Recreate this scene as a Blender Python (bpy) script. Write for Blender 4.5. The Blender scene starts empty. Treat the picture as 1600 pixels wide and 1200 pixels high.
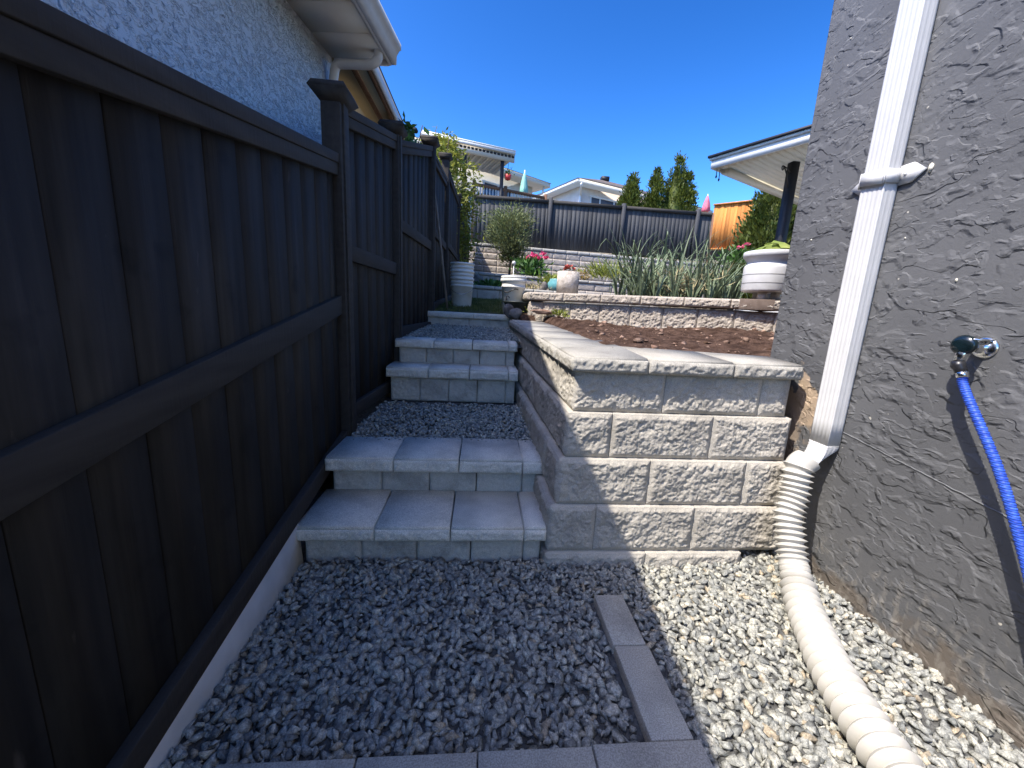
import bpy, math, random
import numpy as np
from mathutils import Vector, Matrix
random.seed(7); rng = np.random.default_rng(7)
SC = bpy.context.scene
COL = SC.collection

# ------------------------------------------------------------------ camera
CAM_H = 1.15
FPX = 610.0                                   # focal length for a 1600 px wide frame
_pp = np.array([800.0, 600.0])
_d = np.array([640 - 800.0, 3700 - 600.0, FPX]); _d /= np.linalg.norm(_d)      # world down, camera coords
_f = np.array([752 - 800.0, 477.5 - 600.0, FPX]); _f -= _d * _f.dot(_d); _f /= np.linalg.norm(_f)
_u = -_d
_r = np.cross(_f, _u)
if _r[0] < 0: _r = -_r
RW = np.array([_r, _f, _u])                   # world = RW @ cam (x right, y down, z forward)
CPOS = np.array([0.0, 0.0, CAM_H])
cam_d = bpy.data.cameras.new('camera'); cam = bpy.data.objects.new('camera', cam_d); COL.objects.link(cam)
cam_d.sensor_fit = 'HORIZONTAL'; cam_d.sensor_width = 36.0; cam_d.lens = 36.0 * FPX / 1600.0
cam_d.clip_start = 0.02; cam_d.clip_end = 2000
M = Matrix(((RW[0][0], -RW[0][1], -RW[0][2], 0), (RW[1][0], -RW[1][1], -RW[1][2], 0), (RW[2][0], -RW[2][1], -RW[2][2], CAM_H), (0, 0, 0, 1)))
cam.matrix_world = M
SC.camera = cam

# ------------------------------------------------------------------ light
SUN_TO = Vector((-0.586, -0.30, 1.0)).normalized()
w = bpy.data.worlds.new('World'); SC.world = w; w.use_nodes = True
nt = w.node_tree; nt.nodes.clear()
sky = nt.nodes.new('ShaderNodeTexSky'); sky.sky_type = 'NISHITA'; sky.sun_disc = False
sky.sun_elevation = math.asin(SUN_TO.z); sky.sun_rotation = math.atan2(SUN_TO.x, SUN_TO.y)
sky.air_density = 1.0; sky.dust_density = 1.05; sky.ozone_density = 2.2
gm = nt.nodes.new('ShaderNodeGamma'); gm.inputs['Gamma'].default_value = 1.85
hs = nt.nodes.new('ShaderNodeHueSaturation'); hs.inputs['Saturation'].default_value = 1.1
bg = nt.nodes.new('ShaderNodeBackground'); bg.inputs['Strength'].default_value = 0.05
wo = nt.nodes.new('ShaderNodeOutputWorld')
nt.links.new(sky.outputs[0], gm.inputs['Color']); nt.links.new(gm.outputs[0], hs.inputs['Color']); nt.links.new(hs.outputs[0], bg.inputs['Color']); nt.links.new(bg.outputs[0], wo.inputs[0])
sd = bpy.data.lights.new('sun', 'SUN'); sd.energy = 4.0; sd.angle = math.radians(0.53); sd.color = (1.0, 0.93, 0.825)
so = bpy.data.objects.new('sun', sd); COL.objects.link(so)
so.rotation_euler = (-SUN_TO).to_track_quat('-Z', 'Y').to_euler()
SC.view_settings.view_transform = 'Standard'; SC.view_settings.look = 'None'
SC.view_settings.exposure = 1.05; SC.view_settings.gamma = 1.0
SC.cycles.max_bounces = 8

# ------------------------------------------------------------------ helpers
def _ray(px, py): return RW @ np.array([px - 800.0, py - 600.0, FPX])
def atY(px, py, Y): r = _ray(px, py); return CPOS + r * (Y / r[1])
def atZ(px, py, Z): r = _ray(px, py); return CPOS + r * ((Z - CAM_H) / r[2])
def atX(px, py, X): r = _ray(px, py); return CPOS + r * (X / r[0])

_perm = np.random.default_rng(3).permutation(256); _perm = np.concatenate([_perm, _perm, _perm])
_grad = np.random.default_rng(4).normal(size=(256, 3)); _grad /= np.linalg.norm(_grad, axis=1)[:, None]
def pnoise(p):
    p = np.asarray(p, float); i = np.floor(p).astype(int); f = p - i; i &= 255
    u = f * f * f * (f * (f * 6 - 15) + 10); out = 0
    for dx in (0, 1):
        for dy in (0, 1):
            for dz in (0, 1):
                h = _perm[_perm[_perm[(i[:, 0] + dx) & 255] + ((i[:, 1] + dy) & 255)] + ((i[:, 2] + dz) & 255)]
                dd = (_grad[h] * (f - np.array([dx, dy, dz]))).sum(1)
                wt = (u[:, 0] if dx else 1 - u[:, 0]) * (u[:, 1] if dy else 1 - u[:, 1]) * (u[:, 2] if dz else 1 - u[:, 2])
                out = out + dd * wt
    return out * 1.5
def fbm(p, oct=3, lac=2.1, g=0.5):
    a = 1.0; s = 0; p = np.asarray(p, float)
    for k in range(oct): s = s + a * pnoise(p + k * 17.3); p = p * lac; a *= g
    return s

def chips(u, v, cell, seed):
    """angular fracture facets: nearest-feature cells, each with its own height and tilt"""
    u = u / cell + seed * 7.7; v = v / cell + seed * 3.1; iu = np.floor(u).astype(int); iv = np.floor(v).astype(int); best = np.full(u.shape, 9.); out = np.zeros(u.shape)
    for a in (-1, 0, 1):
        for b in (-1, 0, 1):
            h = _perm[_perm[(iu + a) & 255] + ((iv + b) & 255)]; g = _grad[h]
            fu = iu + a + .5 + .45 * g[..., 0]; fv = iv + b + .5 + .45 * g[..., 1]; d = (u - fu) ** 2 + (v - fv) ** 2
            g2 = _grad[(h * 7 + 13) & 255]; hh = g2[..., 2] * .8 + (u - fu) * g2[..., 0] * 1.0 + (v - fv) * g2[..., 1] * 1.0
            m = d < best; out = np.where(m, hh, out); best = np.where(m, d, best)
    return out
class MB:
    def __init__(s): s.v = []; s.f = []; s.n = 0
    def add(s, verts, faces):
        verts = np.asarray(verts, float); s.v.append(verts)
        s.f += [tuple(int(i) + s.n for i in q) for q in faces]; s.n += len(verts); return s
    def hexa(s, b, t):
        return s.add(list(b) + list(t), [(3, 2, 1, 0), (4, 5, 6, 7), (0, 1, 5, 4), (1, 2, 6, 5), (2, 3, 7, 6), (3, 0, 4, 7)])
    def box(s, x0, y0, z0, x1, y1, z1):
        return s.hexa([(x0, y0, z0), (x1, y0, z0), (x1, y1, z0), (x0, y1, z0)], [(x0, y0, z1), (x1, y0, z1), (x1, y1, z1), (x0, y1, z1)])
    def beam(s, A, B, lo0, hi0, lo1, hi1, t0, t1):
        """upright slab from plan point A to B, heights at both ends, offset t0..t1 to the right-hand normal"""
        A = np.array(A[:2], float); B = np.array(B[:2], float); dv = (B - A) / np.linalg.norm(B - A); nn = np.array([dv[1], -dv[0]])
        q = lambda P, t, z: (P[0] + nn[0] * t, P[1] + nn[1] * t, z)
        return s.hexa([q(A, t0, lo0), q(A, t1, lo0), q(B, t1, lo1), q(B, t0, lo1)], [q(A, t0, hi0), q(A, t1, hi0), q(B, t1, hi1), q(B, t0, hi1)])
    def prism(s, poly, z0, z1):
        n = len(poly); b = [(p[0], p[1], z0) for p in poly]; t = [(p[0], p[1], z1) for p in poly]
        return s.add(b + t, [tuple(range(n))[::-1], tuple(range(n, 2 * n))] + [(i, (i + 1) % n, n + (i + 1) % n, n + i) for i in range(n)])
    def tube(s, pts, rad, sides=10, cap=True):
        pts = np.asarray(pts, float); n = len(pts); rad = np.broadcast_to(np.asarray(rad, float), (n,))
        tg = np.gradient(pts, axis=0); tg /= np.linalg.norm(tg, axis=1)[:, None] + 1e-12
        ref = np.array([0, 0, 1.0]) if abs(tg[0][2]) < .9 else np.array([1.0, 0, 0])
        e1 = np.cross(tg[0], ref); e1 /= np.linalg.norm(e1); V = []
        for i in range(n):
            e1 = e1 - tg[i] * e1.dot(tg[i]); e1 /= np.linalg.norm(e1); e2 = np.cross(tg[i], e1)
            for k in range(sides):
                a = 2 * math.pi * k / sides; V.append(pts[i] + rad[i] * (math.cos(a) * e1 + math.sin(a) * e2))
        F = [(i * sides + k, i * sides + (k + 1) % sides, (i + 1) * sides + (k + 1) % sides, (i + 1) * sides + k) for i in range(n - 1) for k in range(sides)]
        if cap: F += [tuple(range(sides))[::-1], tuple((n - 1) * sides + k for k in range(sides))]
        return s.add(V, F)
    def lathe(s, prof, c=(0, 0, 0), sides=32, axis=None):
        n = len(prof); V = []
        for r, z in prof:
            for k in range(sides):
                a = 2 * math.pi * k / sides; V.append((r * math.cos(a), r * math.sin(a), z))
        V = np.array(V)
        if axis is not None:
            q = Vector((0, 0, 1)).rotation_difference(Vector(axis)).to_matrix(); V = V @ np.array(q).T
        V = V + np.array(c)
        F = [(i * sides + k, i * sides + (k + 1) % sides, (i + 1) * sides + (k + 1) % sides, (i + 1) * sides + k) for i in range(n - 1) for k in range(sides)]
        return s.add(V, F)
    def build(s, name, mat, parent=None, smooth=False, bevel=0.0):
        me = bpy.data.meshes.new(name)
        V = np.concatenate(s.v)
        if parent is not None: V = V - np.array(parent.matrix_world.translation if False else ORG.get(parent, (0, 0, 0)))
        sizes = np.array([len(q) for q in s.f]); idx = np.fromiter((i for q in s.f for i in q), dtype=np.int32)
        return mesh_obj(name, V, idx, sizes, mat, parent, smooth, bevel)
ORG = {}
def mesh_obj(name, V, idx, sizes, mat, parent=None, smooth=False, bevel=0.0):
    me = bpy.data.meshes.new(name)
    me.vertices.add(len(V)); me.vertices.foreach_set('co', np.asarray(V, np.float32).ravel())
    me.loops.add(len(idx)); me.loops.foreach_set('vertex_index', np.asarray(idx, np.int32))
    me.polygons.add(len(sizes)); st = np.concatenate([[0], np.cumsum(sizes)[:-1]])
    me.polygons.foreach_set('loop_start', st.astype(np.int32)); me.polygons.foreach_set('loop_total', np.asarray(sizes, np.int32))
    me.update(calc_edges=True); me.validate()
    if mat: me.materials.append(mat)
    if smooth: me.polygons.foreach_set('use_smooth', np.ones(len(sizes), bool))
    o = bpy.data.objects.new(name, me); COL.objects.link(o)
    if parent is not None: o.parent = parent; ORG[o] = ORG.get(parent, (0, 0, 0))
    if bevel > 0:
        b = o.modifiers.new('bevel', 'BEVEL'); b.width = bevel; b.segments = 2; b.limit_method = 'ANGLE'; b.angle_limit = math.radians(35)
    return o
def tag(o, label=None, cat=None, group=None, kind=None):
    if label: o['label'] = label
    if cat: o['category'] = cat
    if group: o['group'] = group
    if kind: o['kind'] = kind
    return o
def thing(name, loc, label, cat, group=None):
    o = bpy.data.objects.new(name, None); COL.objects.link(o); o.empty_display_size = 0.1
    o.location = loc; ORG[o] = tuple(float(a) for a in loc); return tag(o, label, cat, group)
def copy_tree(o, parent=None):
    c = o.copy(); COL.objects.link(c); c.parent = parent
    for ch in list(o.children): copy_tree(ch, c)
    return c

# ------------------------------------------------------------------ materials
def mat(name, c1, c2=None, rough=0.85, scale=8.0, stretch=(1, 1, 1), bump=0.0, bscale=60.0, bstretch=None, island=0.0, speck=0.0, metal=0.0, spec=0.3, detail=5, trans=0.0, ramp=(0.3, 0.7)):
    m = bpy.data.materials.new(name); m.use_nodes = True; t = m.node_tree; N = t.nodes; L = t.links
    b = N['Principled BSDF']; b.inputs['Roughness'].default_value = rough; b.inputs['Metallic'].default_value = metal
    b.inputs['Specular IOR Level'].default_value = spec
    tc = N.new('ShaderNodeTexCoord'); mp = N.new('ShaderNodeMapping'); mp.inputs['Scale'].default_value = stretch
    L.new(tc.outputs['Object'], mp.inputs[0])
    nz = N.new('ShaderNodeTexNoise'); nz.inputs['Scale'].default_value = scale; nz.inputs['Detail'].default_value = detail; L.new(mp.outputs[0], nz.inputs['Vector'])
    rp = N.new('ShaderNodeValToRGB'); rp.color_ramp.elements[0].position = ramp[0]; rp.color_ramp.elements[1].position = ramp[1]
    rp.color_ramp.elements[0].color = (*c1, 1); rp.color_ramp.elements[1].color = (*(c2 or c1), 1)
    L.new(nz.outputs[0], rp.inputs[0]); out = rp.outputs[0]
    if speck > 0:
        n2 = N.new('ShaderNodeTexNoise'); n2.inputs['Scale'].default_value = 260; n2.inputs['Detail'].default_value = 2; L.new(tc.outputs['Object'], n2.inputs['Vector'])
        mr = N.new('ShaderNodeMapRange'); mr.inputs['From Min'].default_value = .3; mr.inputs['From Max'].default_value = .7; mr.inputs['To Min'].default_value = 1 - speck; mr.inputs['To Max'].default_value = 1 + speck
        L.new(n2.outputs[0], mr.inputs[0]); vm = N.new('ShaderNodeVectorMath'); vm.operation = 'SCALE'; L.new(out, vm.inputs[0]); L.new(mr.outputs[0], vm.inputs['Scale']); out = vm.outputs[0]
    if island > 0:
        ge = N.new('ShaderNodeNewGeometry'); mr = N.new('ShaderNodeMapRange'); mr.inputs['To Min'].default_value = 1 - island; mr.inputs['To Max'].default_value = 1 + island
        L.new(ge.outputs['Random Per Island'], mr.inputs[0]); vm = N.new('ShaderNodeVectorMath'); vm.operation = 'SCALE'; L.new(out, vm.inputs[0]); L.new(mr.outputs[0], vm.inputs['Scale']); out = vm.outputs[0]
    L.new(out, b.inputs['Base Color'])
    if bump > 0:
        n3 = N.new('ShaderNodeTexNoise'); n3.inputs['Scale'].default_value = bscale; n3.inputs['Detail'].default_value = 4
        m3 = N.new('ShaderNodeMapping'); m3.inputs['Scale'].default_value = bstretch or (1, 1, 1); L.new(tc.outputs['Object'], m3.inputs[0]); L.new(m3.outputs[0], n3.inputs['Vector'])
        bp = N.new('ShaderNodeBump'); bp.inputs['Strength'].default_value = 1.0; bp.inputs['Distance'].default_value = bump; L.new(n3.outputs[0], bp.inputs['Height']); L.new(bp.outputs[0], b.inputs['Normal'])
    if trans > 0:
        tr = N.new('ShaderNodeBsdfTranslucent'); L.new(out, tr.inputs['Color']); mx = N.new('ShaderNodeMixShader'); mx.inputs[0].default_value = trans
        L.new(b.outputs[0], mx.inputs[1]); L.new(tr.outputs[0], mx.inputs[2]); L.new(mx.outputs[0], N['Material Output'].inputs['Surface'])
    return m

def concrete(name, base, rough_face=True, stain=0.35):
    c = np.array(base); return mat(name, tuple(c * (1 - stain)), tuple(c * 1.08), rough=0.95, scale=7, bump=0.0022 if rough_face else 0.0008, bscale=240 if rough_face else 420, speck=0.20 if rough_face else 0.30, spec=0.15, ramp=(0.28, 0.52))
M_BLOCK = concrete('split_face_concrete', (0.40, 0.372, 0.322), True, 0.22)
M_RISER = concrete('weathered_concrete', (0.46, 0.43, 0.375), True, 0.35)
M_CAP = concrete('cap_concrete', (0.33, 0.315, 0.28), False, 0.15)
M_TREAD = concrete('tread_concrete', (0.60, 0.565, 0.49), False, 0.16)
M_BED = concrete('tan_block_concrete', (0.36, 0.318, 0.272), True, 0.25)
M_PAVER = concrete('paver_concrete', (0.36, 0.345, 0.305), False, 0.25)
M_FOOT = mat('pale_cement', (0.60, 0.57, 0.50), (0.72, 0.69, 0.62), rough=0.9, scale=9, bump=0.003, bscale=30, spec=.2)
def wood(name, c1, c2, isl=0.25, bump=0.0015, rough=0.75, st=(38, 38, 2.2), sp=.25, scuff=0):
    m = mat(name, c1, c2, rough=rough, scale=1.0, stretch=st, bump=bump, bscale=1.0, bstretch=(90, 90, 5), island=isl, spec=sp, detail=6, ramp=(.3, .72))
    t = m.node_tree; N = t.nodes; L = t.links; b = N['Principled BSDF']; src = b.inputs['Base Color'].links[0].from_socket; tc = N.new('ShaderNodeTexCoord'); out = src
    for sc_, lo, hi, amt, stz in ((3.2, .50, .74, .7, .6), (24, .70, .78, 1.6, .35), (7, .60, .70, -.4, 1.0)):
        if not scuff: break
        mp = N.new('ShaderNodeMapping'); mp.inputs['Scale'].default_value = (1, 1, stz); L.new(tc.outputs['Object'], mp.inputs[0]); n = N.new('ShaderNodeTexNoise'); n.inputs['Scale'].default_value = sc_; n.inputs['Detail'].default_value = 5; L.new(mp.outputs[0], n.inputs['Vector'])
        r = N.new('ShaderNodeMapRange'); r.inputs['From Min'].default_value = lo; r.inputs['From Max'].default_value = hi; r.inputs['To Min'].default_value = 1; r.inputs['To Max'].default_value = 1 + amt; L.new(n.outputs[0], r.inputs[0])
        v = N.new('ShaderNodeVectorMath'); v.operation = 'SCALE'; L.new(out, v.inputs[0]); L.new(r.outputs[0], v.inputs['Scale']); out = v.outputs[0]
    L.new(out, b.inputs['Base Color']); return m
M_FENCE = wood('charcoal_stained_boards', (0.0185, 0.0162, 0.0142), (0.037, 0.0322, 0.0275), .10, scuff=1)
M_RAIL = wood('charcoal_stained_rail', (0.030, 0.0270, 0.0245), (0.050, 0.045, 0.0405), .12, st=(30, 3, 30))
M_BFENCE = wood('weathered_charcoal_boards', (0.030, 0.031, 0.034), (0.060, 0.061, 0.064), .2, st=(14, 14, 1.0))
M_ORANGE = wood('cedar_boards', (0.36, 0.13, 0.028), (0.55, 0.23, 0.06), .25, st=(14, 14, 1.2))
M_DWOOD = wood('brown_wood', (0.11, 0.055, 0.03), (0.2, 0.11, 0.07), .2)
M_WHITE = mat('white_enamel', (0.54, 0.54, 0.535), (0.60, 0.60, 0.595), rough=0.38, scale=14, bump=0.0004, bscale=40, bstretch=(1, 1, .2), spec=.5)
M_PIPE = mat('white_drain_plastic', (0.41, 0.395, 0.355), (0.48, 0.465, 0.425), rough=0.4, scale=10, bump=0.0005, bscale=50, spec=.45)
M_BUCKET = mat('bucket_plastic', (0.60, 0.58, 0.52), (0.76, 0.75, 0.71), rough=0.45, scale=9, spec=.4)
M_TANPL = mat('tan_plastic', (0.50, 0.45, 0.34), (0.6, 0.55, 0.44), rough=0.5, scale=9)
M_BLACK = mat('black_plastic', (0.012, 0.012, 0.014), (0.02, 0.02, 0.022), rough=0.35, scale=30, spec=.5)
M_DKGREEN = mat('dark_green_plastic', (0.02, 0.028, 0.024), (0.04, 0.05, 0.045), rough=0.4, scale=12)
M_CHROME = mat('chrome', (0.62, 0.62, 0.6), (0.75, 0.75, 0.74), rough=0.18, metal=1.0, scale=40)
M_TEALHANDLE = mat('dark_teal_handle', (0.003, 0.007, 0.009), (0.006, 0.014, 0.018), rough=0.15, scale=30, spec=.6)
M_IRON = mat('painted_black_iron', (0.012, 0.012, 0.014), (0.02, 0.02, 0.02), rough=.5)
M_NAVY = mat('dark_post_paint', (0.011, 0.012, 0.016), (0.02, 0.021, 0.027), rough=.55, scale=5)
M_CREAM = mat('cream_soffit', (0.60, 0.57, 0.47), (0.66, 0.63, 0.53), rough=.6, scale=4)
M_SOFFIT = mat('white_soffit', (0.62, 0.60, 0.55), (0.68, 0.66, 0.61), rough=.6, scale=4)
M_TAN = mat('tan_soffit', (0.40, 0.33, 0.22), (0.46, 0.385, 0.265), rough=.7, scale=4)
M_SHINGLE = mat('grey_shingles', (0.075, 0.062, 0.058), (0.15, 0.125, 0.115), rough=.95, scale=10, stretch=(1, 1, 5), bump=.02, bscale=9)
M_HWALL = mat('pale_pink_stucco', (0.58, 0.49, 0.44), (0.66, 0.57, 0.52), rough=.9, scale=3, bump=.01, bscale=30)
M_HWALL2 = mat('pale_grey_stucco', (0.55, 0.53, 0.50), (0.62, 0.60, 0.57), rough=.9, scale=3, bump=.01, bscale=30)
M_GLASS = mat('window_glass', (0.03, 0.05, 0.08), (0.05, 0.08, 0.12), rough=.08, scale=1, spec=.8)
M_TEALFAB = mat('teal_canvas', (0.20, 0.48, 0.42), (0.36, 0.66, 0.58), rough=.8, scale=4, stretch=(8, 8, 1))
M_PINKFAB = mat('pink_canvas', (0.60, 0.10, 0.16), (0.75, 0.22, 0.28), rough=.8, scale=4)
M_RED = mat('red_pot', (0.5, 0.04, 0.04), (0.6, 0.07, 0.06), rough=.5)
M_TEALPOT = mat('teal_glazed_pot', (0.10, 0.30, 0.32), (0.2, 0.42, 0.42), rough=.3)
M_SOIL = mat('dark_soil', (0.035, 0.020, 0.014), (0.100, 0.062, 0.046), rough=1.0, scale=14, bump=.02, bscale=60, spec=.1, ramp=(.35, .68))
M_CLOD = mat('soil_clod', (0.09, 0.05, 0.035), (0.30, 0.21, 0.165), rough=1.0, scale=20, bump=.004, bscale=80, island=.45, spec=.1)
M_GBASE = mat('gravel_bed_fines', (0.055, 0.055, 0.054), (0.12, 0.12, 0.115), rough=1.0, scale=60, bump=.01, bscale=90, spec=.1)
M_LAWN = mat('lawn_soil', (0.05, 0.055, 0.02), (0.10, 0.10, 0.04), rough=1.0, scale=9, spec=.1)
M_GRASS = mat('grass_blades', (0.06, 0.10, 0.02), (0.19, 0.19, 0.06), rough=.7, scale=4, island=.4, trans=.3)
M_GROUND = mat('bare_ground', (0.12, 0.10, 0.07), (0.2, 0.17, 0.12), rough=1.0, scale=3)
M_PATIO = concrete('patio_concrete', (0.4, 0.39, 0.37), False, .2)
def leafm(name, c1, c2, isl=.45, tr=.3): return mat(name, c1, c2, rough=.55, scale=2.2, island=isl, trans=tr, spec=.3)
M_CEDAR = leafm('cedar_foliage', (0.038, 0.064, 0.010), (0.12, 0.14, 0.022), .5)
M_HEDGE = leafm('hedge_foliage', (0.030, 0.055, 0.010), (0.12, 0.14, 0.025))
M_LTREE = leafm('yellow_green_leaves', (0.12, 0.15, 0.015), (0.34, 0.34, 0.06), .4)
M_BUSH = leafm('soft_green_leaves', (0.09, 0.115, 0.04), (0.2, 0.22, 0.09))
M_ONION = leafm('grey_green_straps', (0.10, 0.145, 0.075), (0.25, 0.30, 0.185), .4, .2)
M_DRYLEAF = leafm('dry_straps', (0.30, 0.25, 0.14), (0.42, 0.36, 0.2), .3, .2)
M_GREEN = leafm('fresh_green_leaves', (0.04, 0.11, 0.02), (0.10, 0.20, 0.04))
M_LIME = leafm('lime_leaves', (0.16, 0.20, 0.03), (0.32, 0.34, 0.07))
M_PINK = mat('pink_petals', (0.62, 0.05, 0.16), (0.8, 0.16, 0.3), rough=.6, island=.3, trans=.2)
M_REDFL = mat('red_petals', (0.45, 0.06, 0.05), (0.6, 0.18, 0.12), rough=.6, island=.4, trans=.2)
M_BARK = mat('bark', (0.06, 0.045, 0.03), (0.12, 0.09, 0.065), rough=1, scale=8)
M_ROCK = mat('garden_rock', (0.085, 0.075, 0.068), (0.19, 0.175, 0.16), rough=.95, scale=12, bump=.006, bscale=50)
M_BRICK = mat('brown_paver', (0.14, 0.105, 0.085), (0.2, 0.155, 0.13), rough=.95, scale=20, bump=.001, bscale=200)
M_BLUEHOSE = None

def stones_mat():
    m = mat('crushed_granite', (0.125, 0.127, 0.124), (0.46, 0.45, 0.40), rough=.85, scale=75, bump=.0015, bscale=260, speck=.35, spec=.25, ramp=(.25, .75))
    t = m.node_tree; N = t.nodes; L = t.links; b = N['Principled BSDF']
    src = b.inputs['Base Color'].links[0].from_socket
    ge = N.new('ShaderNodeNewGeometry'); rp = N.new('ShaderNodeValToRGB'); cr = rp.color_ramp
    cr.elements[0].position = 0; cr.elements[0].color = (.50, .53, .56, 1); cr.elements[1].position = 1; cr.elements[1].color = (1.15, .98, .78, 1)
    for p, c in ((.2, (.82, .84, .86)), (.5, (.95, .97, .97)), (.8, (1.2, 1.19, 1.13)), (.94, (1.45, 1.42, 1.33)), (.965, (1.15, .99, .80))):
        e = cr.elements.new(p); e.color = (*c, 1)
    L.new(ge.outputs['Random Per Island'], rp.inputs[0])
    vm = N.new('ShaderNodeVectorMath'); vm.operation = 'MULTIPLY'; L.new(src, vm.inputs[0]); L.new(rp.outputs[0], vm.inputs[1]); L.new(vm.outputs[0], b.inputs['Base Color'])
    return m
M_STONE = stones_mat()

def stucco(name, c1, c2, s=1.0, dist=0.006, fill=6.0, wear=False):
    m = bpy.data.materials.new(name); m.use_nodes = True; t = m.node_tree; N = t.nodes; L = t.links
    b = N['Principled BSDF']; b.inputs['Roughness'].default_value = .72; b.inputs['Specular IOR Level'].default_value = .3
    tc = N.new('ShaderNodeTexCoord')
    def noise(sc, st, det=3, dis=0.0):
        mp = N.new('ShaderNodeMapping'); mp.inputs['Scale'].default_value = st; L.new(tc.outputs['Object'], mp.inputs[0])
        n = N.new('ShaderNodeTexNoise'); n.inputs['Scale'].default_value = sc; n.inputs['Detail'].default_value = det; n.inputs['Distortion'].default_value = dis
        L.new(mp.outputs[0], n.inputs['Vector']); return n.outputs[0]
    def ma(op, a, bb=None):
        n = N.new('ShaderNodeMath'); n.operation = op
        for i, q in enumerate((a, bb)):
            if q is None: continue
            if isinstance(q, (int, float)): n.inputs[i].default_value = q
            else: L.new(q, n.inputs[i])
        return n.outputs[0]
    def mrange(a, f0, f1, t0=0., t1=1., clamp=True):
        n = N.new('ShaderNodeMapRange'); n.clamp = clamp
        for k, q in zip(('From Min', 'From Max', 'To Min', 'To Max'), (f0, f1, t0, t1)): n.inputs[k].default_value = q
        L.new(a, n.inputs[0]); return n.outputs[0]
    def plates(sc, st, n_, dis, mlo, mhi, msc):
        fr = ma('FRACT', ma('MULTIPLY', noise(sc * s, st, 2.6, dis), n_))
        up = mrange(fr, .44, .50); return ma('MULTIPLY', up, mrange(noise(msc * s, (1, 1, 1.3), 2.5, .3), mlo, mhi))
    h = plates(4.4, (1, .75, 1.6), fill, .5, .46, .54, 5.5)
    h = ma('ADD', h, ma('MULTIPLY', plates(9, (1, .7, 1.7), fill * .8, .4, .50, .57, 8), .85))
    h = ma('ADD', h, ma('MULTIPLY', plates(19, (1, .75, 1.5), fill * .55, .3, .52, .58, 11), .3))
    h = ma('ADD', h, ma('MULTIPLY', noise(55 * s, (1, 1, 1), 5), .26)); h = ma('ADD', h, ma('MULTIPLY', noise(210, (1, 1, 1), 2), .16))
    bp = N.new('ShaderNodeBump'); bp.inputs['Strength'].default_value = 1; bp.inputs['Distance'].default_value = dist
    L.new(h, bp.inputs['Height']); L.new(bp.outputs[0], b.inputs['Normal'])
    rp = N.new('ShaderNodeValToRGB'); rp.color_ramp.elements[0].color = (*c1, 1); rp.color_ramp.elements[1].color = (*c2, 1); rp.color_ramp.elements[0].position = .3; rp.color_ramp.elements[1].position = .7
    L.new(noise(2.5, (1, 1, 1), 6), rp.inputs[0]); col = rp.outputs[0]
    if wear:
        sx = N.new('ShaderNodeSeparateXYZ'); L.new(tc.outputs['Object'], sx.inputs[0]); Y, Z = sx.outputs[1], sx.outputs[2]
        wob = mrange(noise(9, (1, 1, 1), 5), .3, .7, -.09, .09, False)
        def mixc(fac, c):
            nonlocal col
            mx = N.new('ShaderNodeMix'); mx.data_type = 'RGBA'; L.new(fac, mx.inputs['Factor']); L.new(col, mx.inputs['A']); mx.inputs['B'].default_value = (*c, 1); col = mx.outputs['Result']
        # bare tan render patch beside the block wall
        dy = ma('ABSOLUTE', ma('SUBTRACT', Y, .71)); fy = mrange(ma('ADD', dy, wob), .10, .12, 1, 0)
        dz = ma('ABSOLUTE', ma('SUBTRACT', Z, .79)); fz = mrange(ma('ADD', dz, wob), .085, .105, 1, 0)
        mixc(ma('MULTIPLY', fy, fz), (.50, .385, .275))
        dz2 = ma('ABSOLUTE', ma('SUBTRACT', Z, .45)); fz2 = mrange(ma('ADD', dz2, wob), .26, .30, 1, 0)
        fy3 = mrange(ma('ADD', ma('ABSOLUTE', ma('SUBTRACT', Y, .75)), wob), .07, .10, 1, 0)
        mixc(ma('MULTIPLY', ma('MULTIPLY', fy3, fz2), .75), (.40, .315, .24))
        # earth line along the foot
        ft = mrange(ma('ADD', ma('SUBTRACT', Z, .075), ma('MULTIPLY', wob, .75)), 0., .05, 1, 0)
        mixc(ma('MULTIPLY', ft, .65), (.17, .135, .10))
        ft2 = mrange(ma('ADD', ma('SUBTRACT', Z, .16), wob), 0., .12, 1, 0)
        mixc(ma('MULTIPLY', ma('MULTIPLY', ft2, mrange(noise(40, (1, 1, .5), 3), .5, .62)), .5), (.30, .28, .25))
        # paint specks
        sp = mrange(noise(26, (1, 1, 1), 1), .79, .80); mixc(sp, (.55, .52, .45))
    L.new(col, b.inputs['Base Color'])
    return m
M_GREY = stucco('charcoal_grey_stucco', (0.118, 0.121, 0.126), (0.150, 0.153, 0.158), 1.3, 0.0034, 5.0, wear=True)
M_WSTUC = stucco('white_stucco', (0.74, 0.77, 0.83), (0.82, 0.84, 0.89), 3.0, 0.009, 6.0)

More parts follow.
